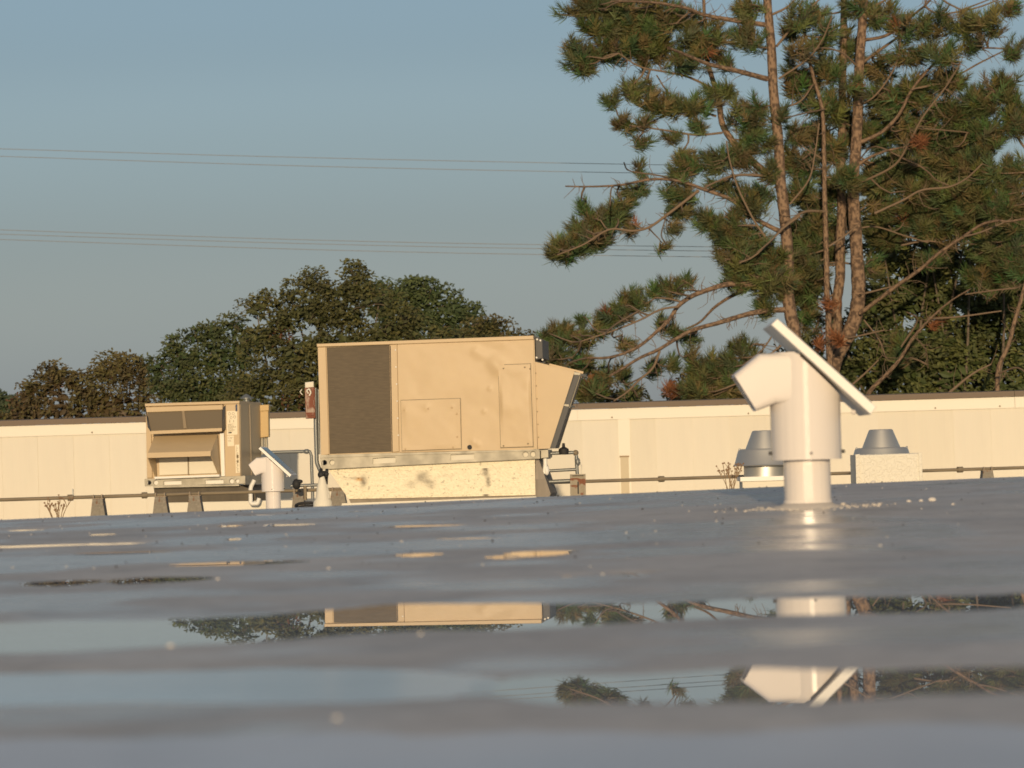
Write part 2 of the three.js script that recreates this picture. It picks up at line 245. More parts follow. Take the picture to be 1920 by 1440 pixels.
// ---------------------------------------------------------------- parapet wall
const WALL_D = 49;
{
  const yTop = P(960, 761, WALL_D).y, yBot = -0.55, wall = thing('parapet_wall', 'long cream metal panel parapet wall with a brown coping, behind the roof equipment', 'wall', V(0, yBot, -WALL_D), null, YAW);
  const add = (name, g, m) => { const o = shadowed(new THREE.Mesh(g, m)); o.name = name; wall.add(o); return o; };
  const h = yTop - yBot, PW = 0.51, pg = new THREE.BoxGeometry(PW - 0.004, h - 0.23, 0.03), r = rng(5);
  const core = new THREE.BoxGeometry(40, h - 0.08, 0.18); core.translate(0, (h - 0.08) / 2, -0.082); add('wall_core', core, M.wall);
  for (let i = -39; i < 39; i++) { const o = add('wall_panel', pg, [M.wall, M.wall2, M.wall3][Math.floor(r() * 3)]); o.position.set((i + 0.37) * PW, (h - 0.23) / 2, (r() - 0.5) * 0.002); o.rotation.y = (r() - 0.5) * 0.003; }
  for (let i = -7; i < 7; i++) {
    const f = new THREE.BoxGeometry(2.995, 0.15, 0.012); const o = add('fascia_strip', f, M.fascia); o.position.set((i + 0.5) * 3 + 0.9, h - 0.155, 0.03); o.rotation.x = -0.02;
    const s = new THREE.Shape([new THREE.Vector2(-0.23, 0.03), new THREE.Vector2(-0.22, 0.09), new THREE.Vector2(0.045, 0.075), new THREE.Vector2(0.055, 0), new THREE.Vector2(0.045, 0), new THREE.Vector2(0.035, 0.045), new THREE.Vector2(-0.2, 0.05)]);
    const c = new THREE.ExtrudeGeometry(s, { depth: 2.995, bevelEnabled: false }); c.rotateY(-Math.PI / 2); c.scale(-1, 1, 1); const cc = toCreasedNormals(c, 0.3);
    const g3 = new THREE.ExtrudeGeometry(s, { depth: 2.995, bevelEnabled: false }); g3.rotateY(Math.PI / 2); // x of the outline becomes -z
    const m3 = g3.attributes.position; for (let k = 0; k < m3.count; k++) m3.setZ(k, -m3.getZ(k)); g3.computeVertexNormals();
    const q = add('coping', g3, M.coping); q.position.set(i * 3 + 0.9, h - 0.075, 0);
  }
  const toWall = (px, py) => { const p = P(px, py, WALL_D); return [p.x / Math.cos(YAW), p.y - yBot]; };
  { const [x0, y0] = toWall(1158, 784), [x1] = toWall(1180, 784), b = new THREE.BoxGeometry(x1 - x0, y0, 0.012); const o = add('cover_strip', b, M.fascia); o.position.set((x0 + x1) / 2, y0 / 2, 0.026); }
  { const [x0, y0] = toWall(1163, 856), [x1] = toWall(1178, 856), b = new THREE.BoxGeometry(x1 - x0, y0, 0.02); const o = add('downpipe', b, mat([0.56, 0.48, 0.33], 0.7)); o.position.set((x0 + x1) / 2, y0 / 2, 0.045);
    const c = new THREE.BoxGeometry(x1 - x0 + 0.02, 0.02, 0.03), o2 = add('downpipe_collar', c, mat([0.33, 0.25, 0.15], 0.8)); o2.position.set((x0 + x1) / 2, y0, 0.045); }
  const sg = new THREE.CylinderGeometry(0.012, 0.012, 0.012, 10); sg.rotateX(Math.PI / 2);
  for (const px of [145, 1125, 1378, 1722, 1840, 700]) { const [x, y] = toWall(px, 0), o = add('screw', sg, M.pipe); o.position.set(x, h - 0.2, 0.042); }
}

// ---------------------------------------------------------------- large rooftop unit
const D1 = 36.2;
{
  const o = base(815, 930, D1), u = thing('rooftop_unit', 'large tan rooftop air conditioning unit with a dark coil, dented panels and a side hood', 'air conditioner', o, null, YAW);
  const d = D1;
  part(u, 'cabinet', prism([[594, 649], [1001, 634], [1008, 843], [607, 854]], d + 0.02, 1.45, 0.008), M.tan);
  part(u, 'top_cap', prism([[592, 644], [1001, 629.5], [1001.5, 637], [592.5, 650]], d - 0.02, 1.53, 0.006), M.tan);
  part(u, 'corner_post', prism([[593.5, 650.5], [609, 650], [615.5, 852], [600, 854]], d, 0.05, 0.005), M.tan);
  part(u, 'corner_post', prism([[730, 646], [744, 645.5], [748, 847], [733.5, 848]], d, 0.05, 0.005), M.tan);
  part(u, 'corner_post', prism([[1001.5, 637.5], [1002.5, 637.5], [1008, 842], [1001.5, 842.5]], d, 0.05), M.tan);
  part(u, 'condenser_coil', prism([[610.5, 651], [729.5, 646.5], [733, 847], [616.5, 851]], d + 0.014, 0.03), M.coil);
  const coil = u.children.at(-1);
  part(u, 'coil_guard_wire', tube([P(731.5, 648, d + 0.004), P(735, 847, d + 0.004)], 0.006, 0.006, 5, 2), M.dark, coil);
  // the big side panel: sheet metal with real dents
  const sheetGeo = (tl, tr, br, bl, dd, nx, ny, dent) => { const c = [tl, tr, br, bl].map(q => P(q[0], q[1], dd)), p = [], uv = [], id = []; for (let j = 0; j <= ny; j++) for (let i = 0; i <= nx; i++) { const s = i / nx, t = j / ny, a = c[0].clone().lerp(c[1], s), b = c[3].clone().lerp(c[2], s), q = a.lerp(b, t); const e = Math.min(1, Math.min(s, 1 - s, t, 1 - t) * 12); q.z += dent(lerp(tl[0], tr[0], s), lerp(tl[1], bl[1], t)) * e; p.push(q.x, q.y, q.z); uv.push(q.x, q.y); }
    for (let j = 0; j < ny; j++) for (let i = 0; i < nx; i++) { const a = j * (nx + 1) + i; id.push(a, a + nx + 1, a + 1, a + 1, a + nx + 1, a + nx + 2); } const g = new THREE.BufferGeometry(); g.setAttribute('position', new THREE.Float32BufferAttribute(p, 3)); g.setAttribute('uv', new THREE.Float32BufferAttribute(uv, 2)); g.setIndex(id); g.computeVertexNormals(); return g; };
  const dents = [[945, 648, 6, 0.006], [918, 733, 4, 0.005], [907, 775, 4, 0.005], [800, 766, 6, 0.006], [758, 770, 5, 0.004], [848, 766, 6, 0.003], [895, 838, 6, 0.008], [886, 832, 5, 0.005]], ridge = [[895, 660, 935, 695, 13, 0.018], [898, 650, 910, 676, 15, -0.012], [1003, 750, 985, 765, 10, 0.006]];
  const segd = (x, y, x0, y0, x1, y1) => { const t = clamp(((x - x0) * (x1 - x0) + (y - y0) * (y1 - y0)) / ((x1 - x0) ** 2 + (y1 - y0) ** 2)); return Math.hypot(x - x0 - t * (x1 - x0), y - y0 - t * (y1 - y0)); };
  const dent = (x, y) => { let z = (fbm(x / 60, y / 60, 301, 3) - 0.5) * 0.016; for (const [a, b, r, k] of dents) z += k * Math.exp(-((x - a) ** 2 + (y - b) ** 2) / (r * r)); for (const [a, b, c2, d2, r, k] of ridge) z += k * Math.exp(-((segd(x, y, a, b, c2, d2) / r) ** 2)); return z; };
  part(u, 'side_panel', sheetGeo([745, 645], [1001, 637.5], [1001, 843], [749, 848], d + 0.004, 120, 90, dent), M.tanPanel);
  const ap = part(u, 'access_panel', [prism([[751.5, 751], [863, 747.5], [865, 841], [754, 845]], d - 0.016, 0.012), sheetGeo([752, 751.5], [862.5, 748], [864.5, 840.5], [754.5, 844.5], d - 0.020, 40, 36, (x, y) => dent(x, y) * 0.8)], M.tanPanel);
  for (const [x, y] of [[758, 769], [803, 766], [848, 764], [857, 776], [858, 819], [850, 839], [760, 842]]) part(u, 'screw', ball(P(x, y, d - 0.026), 0.009, 1, 1, 0.5), M.tan, ap);
  part(u, 'gasket', prism([[750.6, 749.8], [864.2, 746.2], [866.3, 842.4], [753, 846.2]], d - 0.003, 0.006), M.pipe, ap);
  const ap2 = part(u, 'access_panel', [prism([[935, 685], [995, 683], [1000, 837], [940, 839]], d - 0.016, 0.012), sheetGeo([935.5, 685.5], [994.5, 683.5], [999.5, 836.5], [940.5, 838.5], d - 0.020, 30, 60, (x, y) => (fbm(x / 45, y / 45, 305, 3) - 0.5) * 0.014 + 0.012 * Math.exp(-(((y - 760) / 30) ** 2)))], M.tanPanel);
  for (const [x, y] of [[945, 691], [985, 689], [995, 692], [991, 832], [945, 836]]) part(u, 'screw', ball(P(x, y, d - 0.026), 0.008, 1, 1, 0.5), M.pipe, ap2);
  part(u, 'gasket', prism([[934, 683.7], [996.2, 681.6], [1001.2, 838.5], [938.8, 840.4]], d - 0.003, 0.006), M.pipe, ap2);
  part(u, 'conduit_hole', prism(circ(881, 838.5, 4.4), d - 0.012, 0.01), M.dark);
  for (let k = 0; k < 6; k++) part(u, 'screw', ball(P(741 + k * 1.1, 656 + k * 32, d - 0.004), 0.008, 1, 1, 0.5), M.white);
  // hood on the end of the cabinet
  const hood = part(u, 'intake_hood', [prism([[1003, 680], [1077, 698], [1031, 841], [1008.5, 842]], d + 0.03, 0.012), prism([[1003, 680], [1077, 698], [1031, 841], [1008.5, 842]], d + 1.15, 0.012), slab(P(1003, 680, d + 0.03), P(1077, 698, d + 0.03), P(1077, 698, d + 0.03).add(V(0, 0, -1.13)), P(1003, 680, d + 0.03).add(V(0, 0, -1.13)), 0.008)], M.tan);
  const fl = (x, y) => P(x, y, d + 0.045); const z = V(0, 0, -1.1);
  part(u, 'filter', [slab(fl(1077, 700), fl(1077, 700).add(z), fl(1032, 840).add(z), fl(1032, 840), 0.05)], M.darkGrey, hood);
  part(u, 'hood_trim', [prism([[1077, 698], [1088, 700], [1087, 704], [1076, 703]], d + 0.04, 0.9), prism([[1058.5, 758], [1067, 759], [1066, 763], [1057, 761]], d + 0.04, 0.9), tube([P(1088, 701, d + 0.1), P(1067, 765, d + 0.1)], 0.006, 0.006, 5, 2)], M.galv, hood);
  part(u, 'hood_rail', prism([[1077, 703], [1086.5, 704], [1041, 841], [1031, 841]], d + 0.05, 0.02), M.darkGrey, hood);
  part(u, 'exhaust_box', prism([[1002, 633], [1016, 637], [1017, 672], [1003, 676]], d + 0.12, 0.8, 0.006), M.darkGrey);
  const xb = u.children.at(-1);
  for (const [x, y] of [[1005, 671], [1016, 675], [1006, 637], [1012, 639]]) part(u, 'screw', ball(P(x, y, d + 0.11), 0.011, 1, 1, 0.6), M.white, xb);
  for (let k = 0; k < 6; k++) part(u, 'screw', ball(P(1005 + k * 1.0, 700 + k * 24, d + 0.024), 0.006, 1, 1, 0.5), M.pipe, hood);
  // base rail with its lifting holes and fork slots
  const rail = part(u, 'base_rail', [prism([[599, 858], [1013, 844], [1013.5, 860], [602, 880.5]], d - 0.03, 0.03, 0.003, [circ(607, 867.5, 4.7), circ(621.5, 867, 4.8), [[698, 858.5], [742, 856], [742, 868], [698, 870.5]], [[845, 852], [890, 850], [890, 861.5], [845, 864]], circ(986.5, 852, 5), circ(1000.5, 851.5, 5)]), prism([[599, 853], [1012, 842.5], [1013, 845], [599, 858.5]], d - 0.045, 0.06), prism([[1004, 844.5], [1013, 844.2], [1013.4, 860], [1004, 860.5]], d, 1.4), prism([[601, 878], [1013, 859], [1013.4, 860.5], [602, 880.5]], d - 0.02, 1.45)], M.galv);
  part(u, 'rail_web', prism([[613, 857], [1004, 845], [1004, 860], [613, 880]], d + 0.012, 0.03), M.stainedWhite, rail);
  part(u, 'rail_web', prism([[599, 858], [613, 857], [613, 880], [601, 880.5]], d + 0.25, 0.02), M.dark, rail);
  // curb, sprayed white and stained
  const stain = tex([512, 128], (s, t) => { const x = 610 + s * 400, y = 935 - t * 60; let k = 0.9 + 0.2 * fbm(s * 90, t * 16, 311, 4); const sm = (a, b, rx, ry, e) => e * Math.exp(-(((x - a) / rx) ** 2 + ((y - b) / ry) ** 2)) * (0.4 + 1.2 * fbm(s * 40, t * 9, 313, 3)); let dk = sm(792, 892, 11, 12, 0.75) + sm(806, 908, 9, 10, 0.55) + sm(910, 880, 5, 14, 0.9) + sm(915, 905, 4, 12, 0.8) + sm(680, 898, 6, 12, 0.75) + sm(665, 890, 12, 4, 0.5) + sm(770, 908, 9, 8, 0.35) + sm(840, 890, 12, 4, 0.25); const specks = smooth(0.72, 0.8, fbm(s * 70, t * 12, 315, 3)) * 0.4; dk = Math.min(0.88, dk + specks); const ru = sm(672, 893, 6, 4, 1); k *= 1; return [lerp(0.86 * k, 0.15, dk) - ru * 0.1, lerp(0.78 * k, 0.13, dk) - ru * 0.3, lerp(0.57 * k, 0.1, dk) - ru * 0.35]; }, true);
  const curbMat = mat([1, 1, 1], 0.75, { map: stain, bumpMap: tex([512, 128], (s, t) => fbm(s * 110, t * 16, 311, 3)), bumpScale: 0.014 });
  const curbUV = g => { const p = g.attributes.position, q = g.attributes.uv, a = P(610, 935, d), b = P(1010, 875, d); for (let i = 0; i < p.count; i++) q.setXY(i, (p.getX(i) - a.x) / (b.x - a.x), (p.getY(i) - a.y) / (b.y - a.y)); return g; };
  part(u, 'curb', curbUV(prism([[613, 880], [1003, 861], [1004, 928], [652, 936]], d + 0.03, 1.3)), curbMat);
  part(u, 'curb_end', prism([[1004, 862], [1010, 862], [1020, 890], [1032, 925], [1030, 932], [1004, 932]], d + 0.06, 0.9), M.wood);
  part(u, 'curb_base', [prism([[652, 935.5], [1004, 927.5], [1004, 936], [656, 945]], d + 0.06, 1.25), prism([[600, 972], [1040, 950], [1040, 980], [600, 1000]], d + 0.02, 1.4)], M.wood);
  part(u, 'curb_base', prism([[640, 944], [1006, 930.5], [1008, 960], [636, 970]], d - 0.02, 0.1), M.stainedWhite);
  part(u, 'drain_pipe', polyPipe([P(1021, 858, d + 0.1), P(1021.5, 872, d + 0.1), P(1019, 888, d + 0.1)], 0.022, 0.03), M.white);
  part(u, 'drain_fitting', ball(P(1024, 882, d + 0.1), 0.028, 1, 1.8, 1), M.white);
  part(u, 'end_bracket', prism([[1014, 843.5], [1028, 843], [1028.5, 858], [1014, 859.5]], d + 0.04, 0.5, 0.004), M.galv);
}
{ // disconnect switch with conduit on the end of the large unit
  const d = D1 + 0.1, o = P(582, 786, d), s = thing('disconnect_switch', 'rusty disconnect switch box with a conduit beside the large tan unit', 'switch box', o);
  part(s, 'box', prism([[571, 727], [590, 726], [591.5, 784], [573.5, 785]], d, 0.16, 0.006), M.rust);
  part(s, 'cover', prism([[575, 737], [588, 736.5], [589, 779], [577, 780]], d - 0.012, 0.012, 0.003), M.rust);
  part(s, 'hub', prism([[571.5, 717], [588, 715], [588.5, 726], [572, 728]], d + 0.03, 0.1, 0.012), M.stainedWhite);
  part(s, 'handle', [polyPipe([P(578, 738, d - 0.02), P(575, 732, d - 0.03), P(580, 729, d - 0.03), P(583, 736, d - 0.03), P(580, 742, d - 0.02)], 0.009, 0.02, 6), tube([P(566, 730, d), P(563, 735, d), P(567, 740, d)], 0.006, 0.006, 6)], M.stainedWhite);
  const zb = roofAt(o.x, -d);
  const c = part(s, 'conduit', polyPipe([P(591, 727, d + 0.08), P(592, 800, d + 0.08), P(594, 868, d + 0.08), P(601, 884, d + 0.06), P(605, 895, d + 0.05)], 0.022, 0.08), M.greyPipe);
  part(s, 'conduit', polyPipe([P(597, 730, d + 0.1), P(598.5, 852, d + 0.1)], 0.012, 0.05), M.greyPipe, c);
}
{ // riser with white flashing at the left foot of the large unit
  const d = D1 - 0.3, b = base(605, 940, d), t = thing('pipe_flashing', 'white cone pipe flashing with black conduits beside the large unit curb', 'pipe flashing', b);
  part(t, 'flashing_cone', [lathe([[0.1, 0], [0.1, 0.05], [0.095, P(605, 941, d).y - b.y], [0.07, P(605, 934, d).y - b.y], [0.055, P(606, 914, d).y - b.y], [0.022, P(603, 892, d).y - b.y]].map(([r, y]) => [r, y]), b, 28), lathe([[0.045, P(612, 934, d).y - b.y], [0.02, P(612, 908, d).y - b.y]], b.clone().add(V(0.035, 0, 0)), 20)], M.stainedWhite);
  part(t, 'conduit', tube([P(601, 900, d), P(602, 880, d + 0.15)], 0.018, 0.018, 8, 2), M.dark);
  part(t, 'conduit', [tube([P(611, 925, d), P(613, 880, d + 0.15)], 0.016, 0.016, 8)], M.dark);
  part(t, 'clamp', [tube([P(600, 885, d + 0.05), P(614, 884, d + 0.05)], 0.012, 0.012, 6, 2), ball(P(602, 890, d), 0.035, 1, 1.1, 1), ball(P(612, 889, d), 0.026), tube([P(599, 895, d), P(614, 893, d)], 0.01, 0.01, 6, 2)], M.dark);
}
{ // gas connection at the right end of the large unit
  const d = D1 + 0.25, b = base(1085, 930, d), t = thing('gas_riser', 'thin grey gas pipe with a black regulator at the hood end of the large unit', 'pipe', b);
  part(t, 'pipe', polyPipe([P(1026, 850, d), P(1080, 848.5, d), P(1083.5, 908, d)], 0.019, 0.07), M.greyPipe);
  part(t, 'pipe', tube([P(1028, 883, d), P(1081, 880, d)], 0.016, 0.016, 8, 2), M.greyPipe);
  part(t, 'pipe', tube([P(1024, 903.5, d + 0.05), P(1090, 900.5, d + 0.05)], 0.02, 0.02, 8, 2), M.greyPipe);
  part(t, 'elbow', ball(P(1079.5, 849, d), 0.03), M.pipe);
  part(t, 'tee', [ball(P(1083, 866, d), 0.028, 1, 1.6, 1), tube([P(1083, 866, d), P(1088, 865, d)], 0.014, 0.018, 8, 2)], M.greyPipe);
  const q = P(1057, 847, d), rg = part(t, 'regulator', [lathe([[0.0, -0.03], [0.05, -0.028], [0.056, 0], [0.05, 0.03], [0.03, 0.042], [0.016, 0.05], [0.016, 0.068], [0, 0.07]].map(([r, y]) => [r, y]), q, 24)], M.dark);
  part(t, 'cap', lathe([[0, 0.09], [0.014, 0.088], [0.016, 0.066], [0, 0.066]], q, 14), M.dark, rg);
  part(t, 'tag_wire', tube([P(1088, 868, d), P(1090, 874, d), P(1089.5, 888, d)], 0.004, 0.003, 5), M.stainedWhite);
}
{ const d = D1 + 0.1, b = base(1084, 930, d), s = thing('strut_stand', 'rust edged grey channel stand holding the gas riser', 'stand', b);
  const yb = 944; part(s, 'channel', [prism([[1069, 891], [1098, 889.5], [1099, yb], [1070, yb]], d + 0.05, 0.02), prism([[1069, 891], [1073, 890.8], [1074, yb], [1070, yb]], d, 0.1), prism([[1094.5, 890], [1098, 889.5], [1099, yb], [1095, yb]], d, 0.1), prism([[1069, 889.5], [1098, 888.5], [1098, 891], [1069, 891.5]], d - 0.01, 0.12)], M.rustStrut);
  part(s, 'slot', prism([[1082.5, 903], [1085, 903], [1085.5, 926], [1083, 926]], d + 0.045, 0.01, 0), M.dark); }

// ---------------------------------------------------------------- small rooftop unit
const D2 = 43.6;
{
  const d = D2, o = base(365, 930, d), u = thing('rooftop_unit', 'small tan rooftop unit with stacked intake hoods, stickers and blue arrow marks', 'air conditioner', o, null, YAW - 0.02);
  part(u, 'cabinet', [prism([[272, 760], [451, 754], [453, 897], [274, 901]], d + 0.03, 1.4, 0.008)], M.tan);
  part(u, 'top_cap', prism([[270, 756.5], [450.5, 751.5], [450.7, 757], [270.3, 762]], d - 0.02, 1.5, 0.006), M.tan);
  part(u, 'front_panel', prism([[421, 758], [449.5, 757], [452, 893], [423, 895]], d, 0.03, 0.004), M.tan);
  part(u, 'corner_post', prism([[271.5, 763], [281, 762.5], [284, 896], [274, 896.5]], d, 0.03, 0.004), M.tan);
  part(u, 'side_seam', [0.62].map(k => box(P(453.5, 826, d).add(V(0.004, 0, -k)), 0.004, 0.9, 0.012)), M.tan);
  // upper hood: dark screen leaning out at the bottom
  const up = part(u, 'intake_hood', [prism([[273, 764], [419, 759], [419, 768], [274, 773]], d - 0.05, 0.08, 0.004), slab(P(285, 808, d - 0.2), P(420, 802.5, d - 0.2), P(420, 808.5, d - 0.2), P(285, 814, d - 0.2), 0.03), prism([[408, 768], [421, 763], [421, 806], [420, 806]], d - 0.02, 0.02)], M.tan);
  part(u, 'filter', slab(P(275, 772.5, d - 0.03), P(418, 767.5, d - 0.03), P(421, 803, d - 0.17), P(284, 808.5, d - 0.17), 0.015), mat([0.165, 0.13, 0.082], 0.75), up);
  part(u, 'filter_bar', slab(P(341.5, 770, d - 0.045), P(346, 770, d - 0.045), P(353, 803, d - 0.185), P(347, 803, d - 0.185), 0.01), mat([0.3, 0.23, 0.14], 0.7), up);
  part(u, 'hood_cheek', slab(P(418, 766, d - 0.04), P(424, 759, d), P(424.5, 805, d), P(421, 805, d - 0.2), 0.008), M.darkGrey, up);
  part(u, 'hood_cheek', [slab(P(273, 771, d - 0.04), P(272, 765, d), P(276, 800, d), P(285, 808, d - 0.2), 0.008)], M.darkGrey, up);
  // lower hood: sloping top over a lit filter
  const lo = part(u, 'intake_hood', [slab(P(290, 818, d - 0.02), P(409, 814.5, d - 0.02), P(402.5, 849.5, d - 0.42), P(281, 853, d - 0.42), 0.01), slab(P(281, 849, d - 0.425), P(402.5, 845.5, d - 0.425), P(402.5, 855, d - 0.425), P(281, 858.5, d - 0.425), 0.01)], M.tan);
  part(u, 'hood_cheek', slab(P(282, 855, d - 0.42), P(289.5, 818, d - 0.02), P(293, 893, d - 0.02), P(291, 893, d - 0.05), 0.008), M.tan, lo);
  part(u, 'hood_cheek', slab(P(402, 852, d - 0.42), P(409.5, 814, d - 0.02), P(414.5, 891, d - 0.02), P(412, 891, d - 0.05), 0.008), M.tan, lo);
  part(u, 'filter', prism([[297, 859], [351.5, 857.5], [352, 889], [298, 891]], d + 0.0, 0.02), M.stainedWhite, lo);
  part(u, 'filter', prism([[354, 857.5], [407, 856], [411, 887], [354.5, 889]], d + 0.0, 0.02), M.stainedWhite, lo);
  part(u, 'filter_frame', [prism([[351.5, 857], [354, 857], [354.5, 890], [352, 890]], d - 0.012, 0.015)], M.pipe, lo);
  part(u, 'hood_sill', slab(P(290, 894, d - 0.12), P(413, 889.5, d - 0.12), P(414, 893.5, d - 0.12), P(291, 898, d - 0.12), 0.12), M.white, lo);
  part(u, 'side_strip', [prism([[413, 812], [421, 811.5], [423, 893], [416, 893]], d - 0.02, 0.02, 0.003)], M.white);
  // printed stickers and blue arrows
  const sheetTex = (seed, draw) => { const c = document.createElement('canvas'); c.width = 96; c.height = 192; const x = c.getContext('2d'); x.fillStyle = '#e8dcc0'; x.fillRect(0, 0, 96, 192); const r = rng(seed); x.strokeStyle = '#8d8062'; x.fillStyle = '#8d8062'; draw(x, r); const t = new THREE.CanvasTexture(c); t.colorSpace = THREE.SRGBColorSpace; return t; };
  const face = (pts, dd) => slab(...pts.map(q => P(q[0], q[1], dd)), 0.003);
  const st1 = sheetTex(1, (x, r) => { x.lineWidth = 3; for (const [cx, cy] of [[26, 22], [60, 22], [40, 52], [72, 50]]) { x.beginPath(); x.arc(cx, cy, 10, 0, 7); x.stroke(); } x.fillRect(24, 70, 6, 24); x.fillRect(60, 72, 5, 20); for (let k = 0; k < 9; k++) x.fillRect(10, 104 + k * 7, 30 + r() * 46, 2.5); x.fillStyle = '#2b261c'; x.fillRect(14, 168, 30, 10); });
  const st2 = sheetTex(2, (x, r) => { x.lineWidth = 4; x.beginPath(); x.arc(30, 40, 14, 0, 7); x.stroke(); x.fillRect(54, 26, 8, 30); x.fillRect(68, 30, 14, 5); for (let k = 0; k < 4; k++) x.fillRect(12, 80 + k * 10, 30 + r() * 40, 3); });
  const st3 = sheetTex(3, (x, r) => { for (let k = 0; k < 26; k++) x.fillRect(14 + r() * 14, 8 + k * 7, 14 + r() * 40, 3); x.fillStyle = '#6b5a3a'; x.fillRect(26, 70, 46, 22); x.fillRect(30, 108, 40, 16); });
  part(u, 'sticker', face([[426, 771], [446, 770], [446.5, 815], [426.5, 816]], d - 0.004), mat([1, 1, 1], 0.6, { map: st1 }));
  part(u, 'sticker', face([[427, 817], [439.5, 816.5], [440, 836], [427.5, 837]], d - 0.004), mat([1, 1, 1], 0.6, { map: st2 }));
  part(u, 'sticker', face([[442, 834], [450, 833.5], [451.5, 886], [443.5, 887]], d - 0.004), mat([1, 1, 1], 0.6, { map: st3 }));
  const blue = mat([0.03, 0.05, 0.11], 0.6);
  part(u, 'arrow_mark', prism([[444.6, 757.5], [447, 761.5], [446, 761.5], [446.2, 771.5], [442.8, 771.6], [442.8, 762], [441.8, 762]], d - 0.004, 0.004), blue);
  part(u, 'arrow_mark', prism([[278, 791], [280.5, 796], [279.5, 796], [279.8, 802], [276.5, 802], [276.4, 796], [275.5, 796]], d - 0.03, 0.004), blue);
  part(u, 'cap_vent', lathe([[0.0, 0.09], [0.02, 0.08], [0.08, 0.035], [0.08, 0.025], [0.04, 0.025], [0.04, -0.04]], P(452, 752, d + 0.7), 24), M.greyPipe);
  // base rail
  const rail = part(u, 'base_rail', [prism([[270, 898], [462, 892], [462, 907], [270.5, 912]], d - 0.04, 0.03, 0.003, [circ(278.5, 905, 4.2), circ(291.5, 905, 4.4), [[306, 901.5], [341, 900.5], [341, 909], [306, 910]], [[385, 899.5], [421, 898.5], [421, 907], [385, 908]], circ(436, 902, 4.4), circ(447, 901.5, 3.6)]), prism([[286, 912], [450, 908], [450, 911], [287, 915]], d - 0.05, 0.1), box(P(462, 900, d).add(V(-0.02, 0, -0.7)), 0.03, 0.11, 1.4)], M.galv);
  part(u, 'rail_web', prism([[285, 899], [459, 893], [459, 906.5], [285, 910.5]], d + 0.0, 0.02), M.white, rail);
  part(u, 'rail_web', prism([[271, 899], [284.5, 898.5], [284.5, 911], [271, 911.5]], d + 0.3, 0.02), M.dark, rail);
  part(u, 'curb', [prism([[286, 914], [450, 910], [478, 920], [482, 944], [290, 946]], d + 0.05, 1.5)], mat([0.3, 0.28, 0.23], 0.6, { metalness: 0.3, map: M.wood.map }));
  part(u, 'curb_base', prism([[288, 943], [566, 937], [566, 975], [288, 985]], d + 0.02, 1.6, 0.01), M.stainedWhite);
  part(u, 'condensate_trap', polyPipe([P(480, 900, d - 0.1), P(473, 914, d - 0.1), P(474, 944, d - 0.15), P(487, 944, d - 0.15), P(490, 934, d - 0.15)], 0.026, 0.06), M.white);
}
{ // switch box on the far end of the small unit
  const d = D2 + 1.35, b = P(496, 822, d), s = thing('disconnect_switch', 'tan disconnect switch box on the shaded side of the small unit', 'switch box', b);
  part(s, 'box', prism([[486, 762], [503, 761], [504, 819], [487, 821]], d, 0.25, 0.01), M.ochre);
  part(s, 'lid', prism([[485.5, 759.5], [504, 758.5], [504, 770], [486, 771]], d - 0.02, 0.3, 0.006), M.ochre);
  part(s, 'conduit', tube([P(491, 820, d + 0.08), P(491.5, 852, d + 0.08)], 0.03, 0.03, 10, 2), M.galv);
  part(s, 'conduit', [tube([P(499, 820, d + 0.1), P(500, 850, d + 0.1)], 0.022, 0.022, 10, 2)], M.galv);
}
{ const d = D2 - 0.9, b = base(587, 935, d), t = thing('conduit_run', 'slim grey conduit bent down between the small and the large unit', 'conduit', b);
  part(t, 'conduit', polyPipe([P(497, 850, d + 2.4), P(500, 848.5, d + 0.05), P(583.5, 846, d), P(586.5, 935, d)], 0.02, 0.06), M.greyPipe);
  part(t, 'coupling', [ball(P(575, 846.5, d), 0.03, 1.4, 1, 1)], M.greyPipe); }

